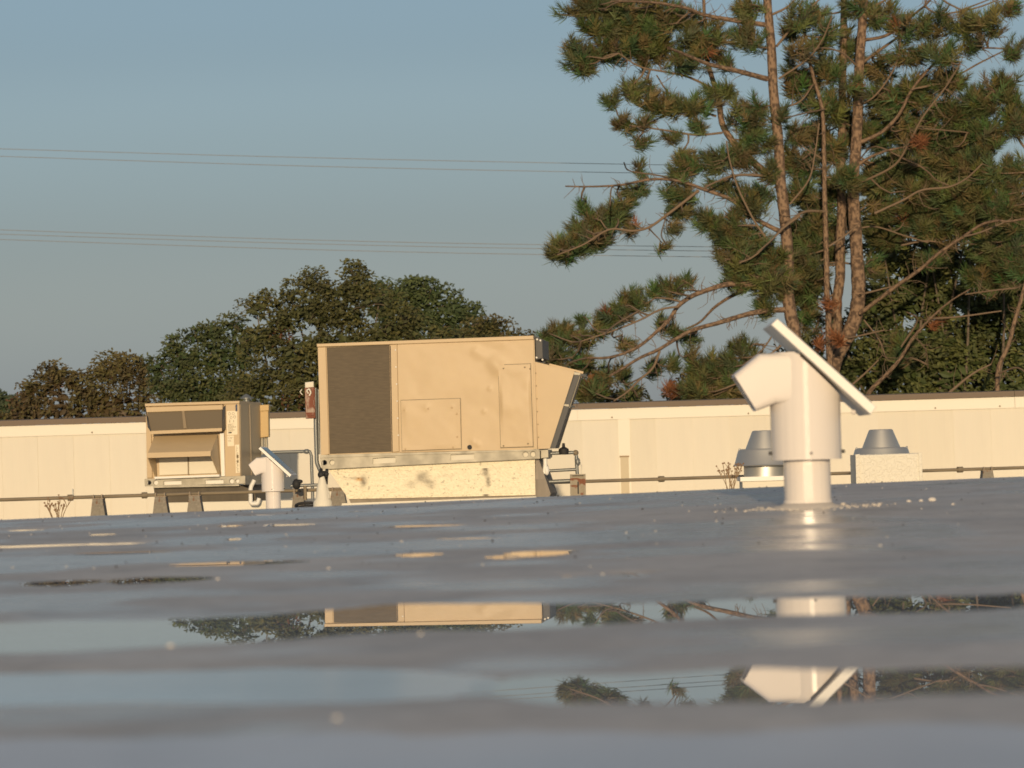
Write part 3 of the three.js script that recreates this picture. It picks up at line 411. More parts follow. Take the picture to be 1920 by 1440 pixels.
// ---------------------------------------------------------------- gas line on its blocks
{
  const a = P(-500, 953, 39.2), b = P(2500, 858.5, 44.4), dir = b.clone().sub(a), at = px => { let t0 = 0, t1 = 1; for (let i = 0; i < 40; i++) { const m = (t0 + t1) / 2, p = a.clone().addScaledVector(dir, m), q = p.clone().project(camera); ((q.x + 1) / 2 * W < px) ? t0 = m : t1 = m; } return a.clone().addScaledVector(dir, t0); };
  const gl = thing('gas_line', 'long weathered gas pipe running along the roof in front of the parapet', 'pipe', a);
  part(gl, 'pipe', tube([a, b], 0.02, 0.02, 10, 2), M.pipe);
  for (const px of [132, 271, 1240, 1800]) part(gl, 'coupling', [tube([at(px - 5), at(px + 5)], 0.036, 0.036, 10, 2)], M.pipe);
  part(gl, 'clamp', box(at(137).add(V(0, 0.05, 0)), 0.015, 0.1, 0.03), M.greyPipe);
  const blk = (px, w, label, cat = 'support block', dz = 0) => { const p = at(px); p.z += dz; const y0 = roofAt(p.x, p.z), h = p.y - 0.024 - y0, g = thing('pipe_support', label, cat, V(p.x, y0, p.z), 'pipe support blocks');
    const s = new THREE.Shape([new THREE.Vector2(-w * 0.62, 0), new THREE.Vector2(w * 0.62, 0), new THREE.Vector2(w * 0.36, h), new THREE.Vector2(-w * 0.36, h)]), e = new THREE.ExtrudeGeometry(s, { depth: 0.24, bevelEnabled: true, bevelSize: 0.006, bevelThickness: 0.006, bevelOffset: -0.006 }); e.translate(0, 0, -0.12);
    const m = shadowed(new THREE.Mesh(e, M.block)); m.name = 'block'; g.add(m);
    const s2 = new THREE.BoxGeometry(w * 0.8, 0.012, 0.2); s2.translate(0, h + 0.004, 0); const m2 = shadowed(new THREE.Mesh(s2, M.rustStrut)); m2.name = 'strap'; g.add(m2);
    for (const k of [-1, 1]) { const bg = new THREE.BoxGeometry(0.012, 0.06, 0.04); bg.translate(k * w * 0.3, h + 0.02, 0.09); const bm = shadowed(new THREE.Mesh(bg, M.rustStrut)); bm.name = 'bolt'; g.add(bm); } };
  blk(185, 0.16, 'weathered pipe support block standing alone below the bare parapet wall');
  blk(302, 0.17, 'grey tapered pipe support block under the left corner of the small unit');
  blk(366, 0.17, 'grey tapered pipe support block under the middle of the small unit');
  blk(560, 0.15, 'weathered pipe support block behind the far white vent');
  blk(634, 0.2, 'dark rust stained support block at the foot of the large unit');
  blk(1850, 0.16, 'weathered pipe support block right of the white block');
  const d = 40.2, t = thing('valve_assembly', 'short branch pipe with a black valve behind the far white vent', 'valve', P(560, 915, d));
  part(t, 'branch_pipe', tube([P(545, 911, d), P(604, 909, d)], 0.018, 0.018, 8, 2), M.greyPipe);
  part(t, 'valve', [ball(P(556, 908, d), 0.05, 1, 1.2, 1), ball(P(561, 903, d), 0.032, 1.3, 0.8, 1), tube([P(554, 898, d), P(558, 915, d)], 0.02, 0.02, 8, 2)], M.dark);
  part(t, 'drip_leg', tube([P(572, 910, d), P(572.5, 938, d)], 0.02, 0.02, 8, 2), M.pipe);
  single('cable_coil', [0, 1, 2].map(k => { const c = P(577, 936, 39.6), g = new THREE.TorusGeometry(0.11 + k * 0.012, 0.018, 8, 24); g.rotateX(Math.PI / 2 - 0.25); const y = roofAt(c.x, c.z) + 0.07 + k * 0.035; g.translate(c.x, y, c.z); return g; }), M.dark, 'black coil of cable lying left of the white pipe flashing', 'cable');
}

// ---------------------------------------------------------------- white solar vents
function solarVent(d, px, py, label, yaw) {
  // drawn from the near vent: Z() turns its zoomed outline into metres
  const S = 3.6, X0 = 1340, Y0 = 580, D = 8.6, ax = P(1513, 955, D), Z = (zx, zy, dz = 0) => P(X0 + zx / S, Y0 + zy / S, D).add(V(0, 0, dz)).sub(ax);
  const p = P(px, py, d), o = V(p.x, roofAt(p.x, -d), -d), lift = p.y - o.y;
  const v = thing('solar_vent', label, 'roof vent', o, 'white vents with a tilted solar panel', yaw);
  const add = (name, geos, m, parent = v) => { const g = join(geos); g.translate(0, lift, 0); const q = shadowed(new THREE.Mesh(g, m)); q.name = name; parent.add(q); return q; };
  const yb = Z(610, 1015).y, yt = Z(430, 296).y, cx = Z(612, 700).x, r1 = 0.0855, r0 = 0.057;
  const cyl = (r, y0, y1) => lathe([[r - 0.006, y0], [r, y0], [r, y1], [r - 0.006, y1]], V(cx, 0, 0), 56);
  add('stub_pipe', lathe([[0, -lift - 0.02], [r0 + 0.003, -lift - 0.02], [r0 + 0.002, -lift + 0.02], [r0, 0.02], [r0, yb + 0.05], [0, yb + 0.05]], V(cx, 0, 0), 56), M.pvc);
  // body: round, its top cut along the slope of the panel
  const a0 = Z(520, 290), a1 = Z(860, 600), n = 72, rows = 30, pos = [], idx = []; const top = x => Math.min(yt, a0.y + (a1.y - a0.y) * (x - a0.x) / (a1.x - a0.x));
  for (let j = 0; j <= rows; j++) for (let i = 0; i <= n; i++) { const t = i / n * 2 * Math.PI, x = cx + r1 * Math.cos(t), z = r1 * Math.sin(t); pos.push(x, lerp(yb, top(x), j / rows), z); }
  for (let j = 0; j < rows; j++) for (let i = 0; i < n; i++) { const a = j * (n + 1) + i; idx.push(a, a + n + 1, a + 1, a + 1, a + n + 1, a + n + 2); }
  const k0 = pos.length / 3; pos.push(cx, yb, 0, cx, top(cx) - 0.001, 0); for (let i = 0; i < n; i++) idx.push(k0, i, i + 1, k0 + 1, rows * (n + 1) + i + 1, rows * (n + 1) + i);
  let g = new THREE.BufferGeometry(); g.setAttribute('position', new THREE.Float32BufferAttribute(pos, 3)); g.setIndex(idx); g.computeVertexNormals(); g = toCreasedNormals(g, 0.6);
  const body = add('vent_body', g, M.pvc);
  for (const [zx, zy, zz] of [[632, 972, r1]]) { const s = new THREE.CylinderGeometry(0.0042, 0.0042, 0.004, 12); s.rotateX(Math.PI / 2); const q = Z(zx, zy, zz); s.translate(q.x, q.y, q.z); add('screw', s, mat([0.28, 0.26, 0.25], 0.5), body); }
  for (const k of [-1, 1]) { const s = new THREE.CylinderGeometry(0.005, 0.004, 0.01, 10); s.rotateZ(Math.PI / 2); const q = Z(612, 965); s.translate(cx + k * (r1 + 0.002), q.y, 0.01); add('screw', s, M.darkGrey, body); }
  // elbow: sections lofted to the open mouth
  const sec = [[Z(120, 445), Z(272, 688), 0.066], [Z(290, 303), Z(400, 640), 0.07], [Z(560, 297), Z(560, 640), 0.08]], ep = [], ei = [], m = 40;
  for (const [A, B, w] of sec) { const c = A.clone().add(B).multiplyScalar(0.5), e = A.clone().sub(B).multiplyScalar(0.5); for (let i = 0; i <= m; i++) { const t = i / m * 2 * Math.PI, ct = Math.cos(t), stn = Math.sin(t), f = Math.pow(Math.abs(ct), 0.25) * Math.sign(ct), h = Math.pow(Math.abs(stn), 0.25) * Math.sign(stn); ep.push(c.x + e.x * f, c.y + e.y * f, c.z + w * h); } }
  for (let j = 0; j < sec.length - 1; j++) for (let i = 0; i < m; i++) { const a = j * (m + 1) + i; ei.push(a, a + 1, a + m + 1, a + 1, a + m + 2, a + m + 1); }
  let eg = new THREE.BufferGeometry(); eg.setAttribute('position', new THREE.Float32BufferAttribute(ep, 3)); eg.setIndex(ei); eg = toCreasedNormals(eg, 0.35);
  const el = add('elbow', eg, M.pvcMatte);
  { const [A, B, w] = sec[0], c = A.clone().add(B).multiplyScalar(0.5), e = A.clone().sub(B).multiplyScalar(0.5), dirn = V(e.y, -e.x, 0).normalize(), mp = [], mi = []; if (dirn.x > 0 === false) dirn.negate();
    for (const [k, off] of [[1.0, 0], [0.88, 0.0], [0.86, 0.06], [0, 0.06]]) for (let i = 0; i <= 24; i++) { const t = i / 24 * 2 * Math.PI, ct = Math.cos(t), sn = Math.sin(t), f = Math.pow(Math.abs(ct), 0.25) * Math.sign(ct), h = Math.pow(Math.abs(sn), 0.3) * Math.sign(sn); mp.push(c.x + e.x * f * k + dirn.x * off, c.y + e.y * f * k + dirn.y * off, c.z + w * h * k); }
    for (let j = 0; j < 3; j++) for (let i = 0; i < 24; i++) { const a = j * 25 + i; mi.push(a, a + 25, a + 1, a + 1, a + 25, a + 26); }
    const mg = new THREE.BufferGeometry(); mg.setAttribute('position', new THREE.Float32BufferAttribute(mp, 3)); mg.setIndex(mi); mg.computeVertexNormals(); add('mouth', toCreasedNormals(mg, 0.5), M.pvc, el); }
  // tilted panel
  const f0 = 0.115, b0 = -0.175, q = [Z(358, 116), Z(400, 76), Z(1060, 664), Z(1022, 714)], sh = new THREE.Shape(q.map(t => new THREE.Vector2(t.x, t.y)).reverse());
  let pg = new THREE.ExtrudeGeometry(sh, { depth: f0 - b0 - 0.004, bevelEnabled: true, bevelSize: 0.002, bevelThickness: 0.002, bevelOffset: -0.002, bevelSegments: 2 }); pg.translate(0, 0, b0 + 0.002);
  const panel = add('solar_panel', pg, M.white);
  const up = q[1].clone().sub(q[0]).normalize(), al = q[2].clone().sub(q[1]), A = q[1].clone().addScaledVector(al, 0.05).addScaledVector(up, 0.0015), B = q[1].clone().addScaledVector(al, 0.95).addScaledVector(up, 0.0015), zf = z => V(0, 0, z);
  add('solar_glass', slab(A.clone().add(zf(f0 - 0.016)), B.clone().add(zf(f0 - 0.016)), B.clone().add(zf(b0 + 0.016)), A.clone().add(zf(b0 + 0.016)), 0.0015), M.pvGlass, panel);
  add('panel_bolt', ball(Z(930, 695, 0.03), 0.006), M.pvc, panel);
  return v;
}
const nearVent = solarVent(8.6, 1513, 955, 'white plastic vent pipe with a tilted panel standing alone on the wet roof', 0);
solarVent(26.9, 512, 951, 'white plastic vent pipe with a tilted panel in front of the small tan unit', -0.085);
{ // crust of sealant round the near vent's foot
  const r = rng(77), c = nearVent.position, gs = [];
  for (let i = 0; i < 200; i++) { const a = r() * 6.283, q = 0.062 + Math.abs(r() + r() - 1) * 0.14, x = c.x + Math.cos(a) * q * 1.25 + (r() - 0.5) * 0.03, z = c.z + Math.sin(a) * q * 1.3, s = (0.0012 + r() * r() * 0.004), g = new THREE.IcosahedronGeometry(s, 0); g.scale(1.5, 0.8, 1.2); g.rotateY(r() * 6); g.translate(x, roofAt(x, z) + s * 0.3, z); gs.push(g); }
  const g = lathe([[0.095, -0.003], [0.085, 0.0035], [0.07, 0.006], [0.06, 0.012], [0.055, 0.012]], V(0, 0, 0), 30); g.translate(c.x + 0.002, c.y, c.z); gs.push(g);
  single('sealant_crumbs', gs, mat([0.62, 0.57, 0.5], 0.9), 'crust of pale sealant crumbs around the near vent foot', 'sealant', null, 'stuff', c.clone());
}

// ---------------------------------------------------------------- spun metal fans and the white block on the right
function fan(px, d, label, neck) {
  const b = base(px, 895, d), t = thing('roof_fan', label, 'roof fan', b, 'spun metal roof fans'), k = d / FPX, y = py => P(px, py, d).y - b.y, L = pr => lathe(pr.map(([w, py]) => [w * k, y(py)]), b, 56), o = px > 1500 ? -2 : 0;
  part(t, 'cap', L([[0, 807 + o], [19, 807 + o], [22, 808 + o], [23, 810 + o], [36.5, 843 + o]]), M.alu);
  part(t, 'shroud', L([[36.5, 843 + o], [42, 841 + o], [48, 842 + o], [50, 845 + o], [57, 869 + o], [60, 872 + o], [57, 873 + o], [50, 870 + o]]), M.alu);
  part(t, 'neck', L([[40, 868 + o], [40, 893 + o], [46, 894 + o]]), M.alu);
  const w = 100 * k; part(t, 'curb_cap', box(V(b.x, b.y + y(897 + o), b.z), w, 8 * k, w), M.white);
  part(t, 'curb', box(V(b.x, b.y + (y(902 + o)) / 2, b.z), w * 0.92, y(902 + o), w * 0.92), M.stainedWhite);
  for (const s of [-1, 1]) part(t, 'bolt', ball(V(b.x + s * 47 * k, b.y + y(842 + o), b.z + 0.05), 0.014), M.alu);
}
fan(1435, 40.4, 'spun aluminium roof fan partly hidden behind the near white vent');
fan(1654, 40.4, 'spun aluminium roof fan rising behind the white stucco block');
{ const d = 39, b = base(1667, 900, d), t = thing('curb_block', 'square white stucco textured curb block in front of a metal fan', 'curb', b);
  const tx = mat([0.76, 0.72, 0.6], 0.85, { bumpMap: tex(256, (u, v) => smooth(0.35, 0.65, fbm(u * 26, v * 26, 401, 3, 26))), bumpScale: 0.006 }); tx.bumpMap.repeat.set(1.4, 1.4);
  part(t, 'block', prism([[1605, 853], [1727, 849], [1731, 925], [1607, 930]], d, 0.7, 0.02), tx);
  part(t, 'rim', prism([[1604, 852], [1612, 851.5], [1614, 926], [1606, 928]], d - 0.012, 0.012, 0.004), tx);
  part(t, 'rim', [prism([[1722, 849], [1728, 848.7], [1731.5, 920], [1725, 922]], d - 0.012, 0.012, 0.004)], tx); }

// ---------------------------------------------------------------- power lines
{
  const d = 74; for (const [label, pts] of [
    ['topmost thin power line across the sky', [[-900, 250], [0, 279], [600, 296], [1240, 309], [1900, 318], [2800, 322]]],
    ['thin power line just under the topmost wire', [[-900, 263], [0, 293], [600, 312], [1240, 325], [1900, 334], [2800, 338]]],
    ['upper wire of the lower three power lines', [[-900, 400], [0, 431], [700, 453], [1357, 463], [1830, 467], [2800, 466]]],
    ['middle wire of the lower three power lines', [[-900, 408], [0, 439], [700, 460], [1357, 471], [1830, 475], [2800, 474]]],
    ['bottom wire of the lower three power lines', [[-900, 418], [0, 449], [700, 471], [1357, 482], [1830, 485], [2800, 484]]]])
    single('power_line', tube(pts.map(q => P(q[0], q[1], d)), 0.0062, 0.0062, 6, 60), M.wire, label, 'wire', 'power lines');
}

// ---------------------------------------------------------------- trees
const GROUND = -5.5;
const DP = 62;      // the pines stand some 13 m beyond the parapet
function pine(cfg) {
  const { name, label, trunks, limbs, clusters, seed, dead = [], base: bp, tint = 1, twigScale = 1 } = cfg, r = rng(seed), sc = DP / FPX;
  const root = thing(name, label, 'tree', V(bp[0], GROUND, bp[1]), 'pine trees'), skel = [];
  const note = pts => { const c = new THREE.CatmullRomCurve3(pts, false, 'centripetal'), n = pts.length * 4; for (let i = 0; i <= n; i++) skel.push(c.getPoint(i / n)); };
  const off = s => (hash(s, seed, 3) - 0.5) * 2;
  trunks.forEach(([pts, w0, w1, dz = 0, name2 = 'trunk'], i) => { const q = pts.map(([x, y]) => P(x, y, DP + dz)); if (!cfg.forkOnly || i === 0) q.unshift(V(q[0].x + (bp[0] - q[0].x) * 0.6, (q[0].y + GROUND) / 2, q[0].z), V(bp[0], GROUND - 0.1, bp[1])); if (!cfg.forkOnly || i === 0) { const a = q.shift(), b = q.shift(); q.unshift(b, a); } note(q); part(root, name2, tube(q, w0 * sc / 2 * 1.05, w1 * sc / 2, 12, q.length * 8, 0.14), M.bark); });
  limbs.forEach(([pts, w0, w1, z0 = 0, z1], i) => { const zz = z1 ?? z0 + off(i) * 1.6, q = pts.map(([x, y], k) => P(x, y, DP + lerp(z0, zz, k / (pts.length - 1)))); note(q); part(root, 'limb', tube(q, w0 * sc / 2, Math.max(0.012, w1 * sc / 2), 8, q.length * 5, 0.12), w0 > 6 ? M.bark : M.twig); });
  const twigs = [], mats = [], cols = [], Q = new THREE.Quaternion(), up = V(0, 1, 0);
  const nearest = (p, list = skel) => { let b = null, m = 1e9; for (const s of list) { const dx = (s.x - p.x) * 0.75, dy = (s.y - p.y) * 1.5, dz = (s.z - p.z) * 0.8, k = dx * dx + dy * dy + dz * dz; if (k < m) { m = k; b = s; } } return b; };
  const bough = (a, b, r0, r1, sag) => { const L = a.distanceTo(b), m1 = a.clone().lerp(b, 0.35), m2 = a.clone().lerp(b, 0.7), j = () => (r() - 0.5) * L * 0.22; m1.add(V(j(), j() - sag * L, j())); m2.add(V(j(), j() - sag * L * 0.8, j())); const pts = [a, m1, m2, b]; twigs.push(tube(pts, r0, r1, 4, 5)); return pts; };
  for (const [cx, cy, rx, ry, dens = 1, z0 = 0, zr = 1, hue] of clusters) {
    const c = P(cx, cy, DP + z0), rX = rx * sc, rY = ry * sc, rZ = Math.min(rX, rY) * zr + 0.12, local = [];
    const nb = Math.max(1, Math.round(rx * ry / 700));
    for (let k = 0; k < nb; k++) { const p = c.clone().add(V((r() * 2 - 1) * rX * 0.6, (r() * 2 - 1) * rY * 0.6, (r() * 2 - 1) * rZ * 0.6)), s = nearest(p); if (s && s.distanceTo(p) < 3.5) { const q = bough(s, p, 0.02 * twigScale, 0.009, 0.05); const cv = new THREE.CatmullRomCurve3(q); for (let i = 1; i <= 6; i++) local.push(cv.getPoint(i / 6)); } else local.push(p); }
    const n = Math.round(rx * ry * Math.PI / (cx < 1470 ? 92 : cy < 150 ? 112 : cx < 1605 ? 90 : 72) * dens) + 2;
    for (let k = 0; k < n; k++) {
      let x, y, z; do { x = r() * 2 - 1; y = r() * 2 - 1; z = r() * 2 - 1; } while (x * x + y * y + z * z > 1);
      if (r() < 0.16) { const o = 1.15 + r() * 0.35; x *= o; y *= o; z *= o; } const p = c.clone().add(V(x * rX, y * rY, z * rZ)), s = nearest(p, local), dir = p.clone().sub(s); if (dir.length() > 0.12) { if (r() < 0.75) bough(s, p, 0.0085, 0.005, 0.06); } 
      const ax = dir.normalize().multiplyScalar(0.7).add(V(r() - 0.5, 0.35 + r() * 0.4, r() - 0.5)).normalize(), k2 = 0.65 + r() * 0.7;
      mats.push(new THREE.Matrix4().compose(p, Q.setFromUnitVectors(up, ax).clone(), V(k2, k2, k2)));
      const isDead = hue === 'dead' || r() < 0.003, dry = r() < 0.1, l = (0.75 + r() * 0.9) * tint; cols.push(dry && !isDead ? [0.14 * l, 0.105 * l, 0.042 * l] : isDead ? [0.19 * l, 0.075 * l, 0.03 * l] : [lerp(0.05, 0.12, r()) * l, lerp(0.076, 0.12, r()) * l, lerp(0.024, 0.042, r()) * l]);
    }
  }
  limbs.forEach(([pts], li) => { const q = pts.map(([x, y]) => P(x, y, DP)), cv = new THREE.CatmullRomCurve3(q, false, 'centripetal'), L = cv.getLength(), n = Math.round(L / 0.17);
    for (let i = 0; i < n; i++) { const t = 0.12 + 0.88 * r(), s = nearest(cv.getPointAt(t)), tg = cv.getTangentAt(t), side = V(-tg.y, tg.x, (r() - 0.5) * 1.4).normalize().multiplyScalar(r() < 0.5 ? -1 : 1), l = 0.14 + r() * r() * 0.5, e = s.clone().addScaledVector(side, l * 0.75).addScaledVector(tg, l * (0.2 + r() * 0.6)); const m = s.clone().lerp(e, 0.5).add(V((r() - 0.5) * 0.14 * l * 3, (r() - 0.6) * 0.12 * l * 3, (r() - 0.5) * 0.1)); twigs.push(tube([s, m, e], 0.007, 0.003, 4, 4)); if (r() < 0.4) { const f = m.clone().add(V((r() - 0.5) * 0.3, (r() - 0.4) * 0.25, (r() - 0.5) * 0.2)); twigs.push(tube([m, m.clone().lerp(f, 0.5).add(V(0.01, -0.012, 0)), f], 0.005, 0.0025, 4, 3)); } } });
  part(root, 'twigs', twigs, M.twig).userData.kind = 'stuff';
  const im = shadowed(new THREE.InstancedMesh(cfg.tuft, M.needle, mats.length)); mats.forEach((m, i) => { m.setPosition(V().setFromMatrixPosition(m).sub(root.position)); im.setMatrixAt(i, m); im.setColorAt(i, rgb(...cols[i])); });
  im.name = 'crown'; im.userData.kind = 'stuff'; root.add(im); return root;
}
M.needle = mat([1, 1, 1], 0.75);
function tuftGeo(seed, n = 56, L = 0.17) {   // a shoot: needles swept forward along its last hand's breadth
  const r = rng(seed), p = [];
  for (let i = 0; i < n; i++) { const th = r() * 6.283, back = r(), ph = 0.35 + back * 0.75 + (r() - 0.5) * 0.5, dir = V(Math.sin(ph) * Math.cos(th), Math.cos(ph), Math.sin(ph) * Math.sin(th)), s0 = V(0, -0.2 * back, 0), l = L * (0.65 + r() * 0.6), e = s0.clone().addScaledVector(dir, l); e.y -= 0.01; const sd = V(r() - 0.5, r() - 0.5, r() - 0.5).cross(dir).normalize().multiplyScalar(0.0042), m = s0.clone().lerp(e, 0.6);
    const a = s0.clone().add(sd), b = s0.clone().sub(sd), c = m.clone().add(sd), d = m.clone().sub(sd); p.push(a, b, c, c, b, d, c, d, e); }
  const g = new THREE.BufferGeometry().setFromPoints(p); g.computeVertexNormals(); return g;
}
const TUFT = tuftGeo(9);
const baseAt = (px, d) => { const p = P(px, 800, d); return [p.x, -d]; };
pine({ name: 'pine_tree', label: 'tall pine with one straight trunk and long bare limbs reaching over the unit', seed: 11, tuft: TUFT, base: baseAt(1500, DP),
  trunks: [[[[1503, 700], [1490, 627], [1477, 554], [1478, 500], [1473, 426], [1464, 343], [1460, 271], [1451, 180], [1446, 90], [1439, 0], [1436, -90], [1433, -220]], 34, 13]],
  limbs: [
    [[[1437, 47], [1325, 29], [1282, 14], [1217, 4], [1152, 2]], 10, 3], [[[1438, 148], [1390, 135], [1325, 119], [1282, 101], [1253, 90]], 11, 5], [[[1253, 90], [1180, 105], [1120, 112], [1085, 112]], 5, 1.5, 0.3],
    [[[1450, 338], [1408, 300], [1375, 267], [1354, 231], [1348, 188], [1325, 108], [1321, 36], [1318, -40]], 15, 5, 0, 0.6], [[[1343, 218], [1289, 199], [1253, 173], [1231, 141]], 4.5, 1.5, 0.4], [[[1354, 249], [1307, 253], [1253, 245], [1180, 235]], 4.5, 1.5, 0.2],
    [[[1335, 165], [1289, 144], [1249, 135], [1200, 125], [1160, 100]], 5, 1.5, 0.4], [[[1465, 436], [1401, 401], [1372, 375], [1325, 357], [1271, 339], [1224, 336], [1162, 347], [1090, 350], [1060, 349]], 9, 1.5, 0, -0.6],
    [[[1310, 357], [1282, 379], [1249, 404], [1217, 426], [1188, 433], [1144, 430], [1095, 458], [1045, 478]], 6, 1.5, -0.3, -0.8], [[[1450, 330], [1379, 329], [1343, 341], [1314, 356]], 5.5, 3], [[[1440, 451], [1415, 415], [1383, 350], [1368, 300], [1362, 265]], 4.5, 2, -0.4, -0.6],
    [[[1500, 404], [1466, 430], [1440, 458], [1408, 484], [1386, 493]], 5, 1.5, -0.4, -0.7], [[[1470, 525], [1404, 533], [1365, 533], [1326, 544], [1294, 557], [1271, 575], [1253, 601], [1229, 624], [1200, 648], [1169, 663], [1135, 671], [1102, 671]], 12, 4, 0, -1.2],
    [[[1480, 580], [1427, 584], [1391, 592], [1352, 604], [1299, 619], [1260, 640], [1234, 656], [1200, 671], [1169, 690], [1143, 705]], 11, 4.5, 0, -1.5], [[[1420, 535], [1404, 541], [1365, 559], [1338, 578], [1312, 604], [1286, 617]], 8, 3.5, 0.4, 0.8],
    [[[1237, 658], [1224, 690], [1198, 713], [1177, 734], [1151, 752]], 5, 2, -1, -1.2], [[[1195, 585], [1161, 604], [1141, 619], [1133, 630]], 4, 1.5, -1], [[[1456, 87], [1492, 43], [1535, 0], [1570, -30]], 5, 2, 0, 0.8], [[[1460, 148], [1517, 108], [1543, 72], [1560, 30]], 4, 1.5, 0, -0.6],
    [[[1442, 30], [1480, 10], [1510, -30]], 5, 2], [[[1440, 0], [1400, -30], [1350, -60], [1260, -70]], 9, 3], [[[1455, 205], [1500, 190], [1530, 150]], 4, 1.5, 0, 0.5], [[[1490, 627], [1450, 660], [1420, 690], [1380, 720]], 5, 2, 0, -0.5], [[[1460, 610], [1430, 655], [1400, 680]], 3.5, 1.5, 0, -0.6], [[[1162, 347], [1147, 352], [1144, 385]], 3, 1.5, -0.5], [[[1265, 340], [1240, 330], [1180, 320], [1170, 305]], 3, 1.2, -0.4],
    [[[1289, 199], [1250, 215], [1200, 235], [1165, 222]], 3, 1.2, 0.3], [[[1250, 404], [1240, 440], [1250, 458]], 2.5, 1.2, -0.5], [[[1271, 575], [1240, 580], [1200, 600], [1150, 620], [1090, 640]], 4, 1.5, -0.8], [[[1294, 557], [1270, 545], [1285, 530]], 3, 1.5, -0.6],
  ],
  clusters: [
    [1120, 8, 62, 26, 1.6], [1190, 14, 60, 28, 1.6], [1150, 45, 66, 26, 1.6], [1086, 112, 32, 34, 1.3], [1075, 85, 22, 16], [1150, 88, 46, 24, 1.5], [1215, 85, 48, 36, 1.6], [1225, 45, 40, 32, 1.5], [1195, 160, 30, 18, 1.2], [1218, 192, 26, 20, 1.2], [1148, 183, 22, 12, 1.1], [1180, 180, 20, 11], [1290, 195, 54, 18, 1.3], [1250, 195, 26, 22, 1.2],
    [1164, 226, 16, 16], [1180, 240, 8, 8], [1208, 232, 16, 13], [1203, 262, 14, 13], [1258, 255, 24, 11], [1308, 235, 26, 15], [1278, 312, 32, 28, 1.3], [1204, 314, 14, 15], [1192, 354, 28, 16, 1.2], [1275, 362, 34, 24, 1.2], [1290, 290, 22, 12], [1272, 395, 34, 14, 1.1], [1120, 405, 28, 18, 1.4], [1150, 398, 30, 22, 1.4], [1170, 378, 22, 16], [1110, 440, 42, 24, 1.6], [1070, 462, 38, 24, 1.5], [1042, 474, 24, 14, 1.4], [1130, 445, 22, 22, 1.2], [1082, 425, 24, 16], [1094, 385, 14, 8], [1180, 420, 16, 20], [1267, 425, 12, 17], [1248, 458, 11, 11], [1318, 412, 28, 16, 1.3],
    [1390, 465, 52, 46, 1.6], [1360, 425, 34, 30, 1.5], [1420, 490, 58, 34, 1.7], [1395, 520, 46, 26, 1.4], [1452, 530, 38, 36, 1.6], [1430, 565, 22, 18, 1.2], [1400, 70, 30, 30, 1.3], [1400, 20, 30, 26, 1.2], [1320, 70, 52, 40, 1.2], [1290, 115, 40, 24, 1.1], [1350, 172, 32, 16, 1.2], [1360, 120, 20, 20, 0.8], [1405, 215, 40, 30, 1.1], [1420, 265, 34, 30, 1.2], [1390, 290, 34, 20, 1.1], [1340, 300, 50, 20, 1.1], [1405, 375, 44, 32, 1.4], [1350, 345, 30, 14, 0.9], [1440, 320, 24, 20, 1], [1470, 210, 14, 14, 1], [1275, 30, 34, 24, 1.3],
    [1279, 528, 22, 16], [1250, 541, 30, 15, 1.1], [1227, 546, 16, 14], [1188, 560, 24, 24, 1.3], [1161, 580, 30, 18, 1.2], [1146, 596, 32, 18, 1.2], [1088, 598, 13, 10], [1057, 617, 34, 15, 1.2], [1026, 627, 22, 13, 1.2], [1039, 653, 24, 30, 1.3], [1078, 632, 40, 18, 1.3], [1125, 612, 20, 20, 1.1], [1234, 600, 14, 14, 0.9], [1268, 622, 24, 16], [1303, 633, 12, 14], [1172, 642, 18, 12, 1.1], [1086, 680, 28, 26, 1.3], [1125, 700, 22, 16, 1.1], [1050, 700, 26, 26, 1.2], [1110, 724, 40, 22, 1.4], [1169, 700, 24, 16, 1.1], [1182, 738, 20, 16, 1.2], [1040, 735, 30, 22, 1.3], [1229, 685, 22, 16, 1], [1260, 680, 16, 14], [1295, 665, 12, 12], [1300, 690, 10, 16],
    [1262, 728, 14, 12, 1, 0.5, 1, 'dead'], [1325, 700, 34, 32, 1.5], [1300, 725, 32, 22, 1.4], [1330, 680, 20, 12], [1365, 680, 22, 20, 1.2], [1386, 650, 22, 16, 1.1], [1378, 706, 28, 28, 1.4], [1350, 730, 50, 22, 1.5], [1410, 670, 22, 20, 1], [1420, 730, 30, 20, 1.2], [1340, 105, 16, 8, 0.6, 0.5, 1, 'dead'],
  ] });
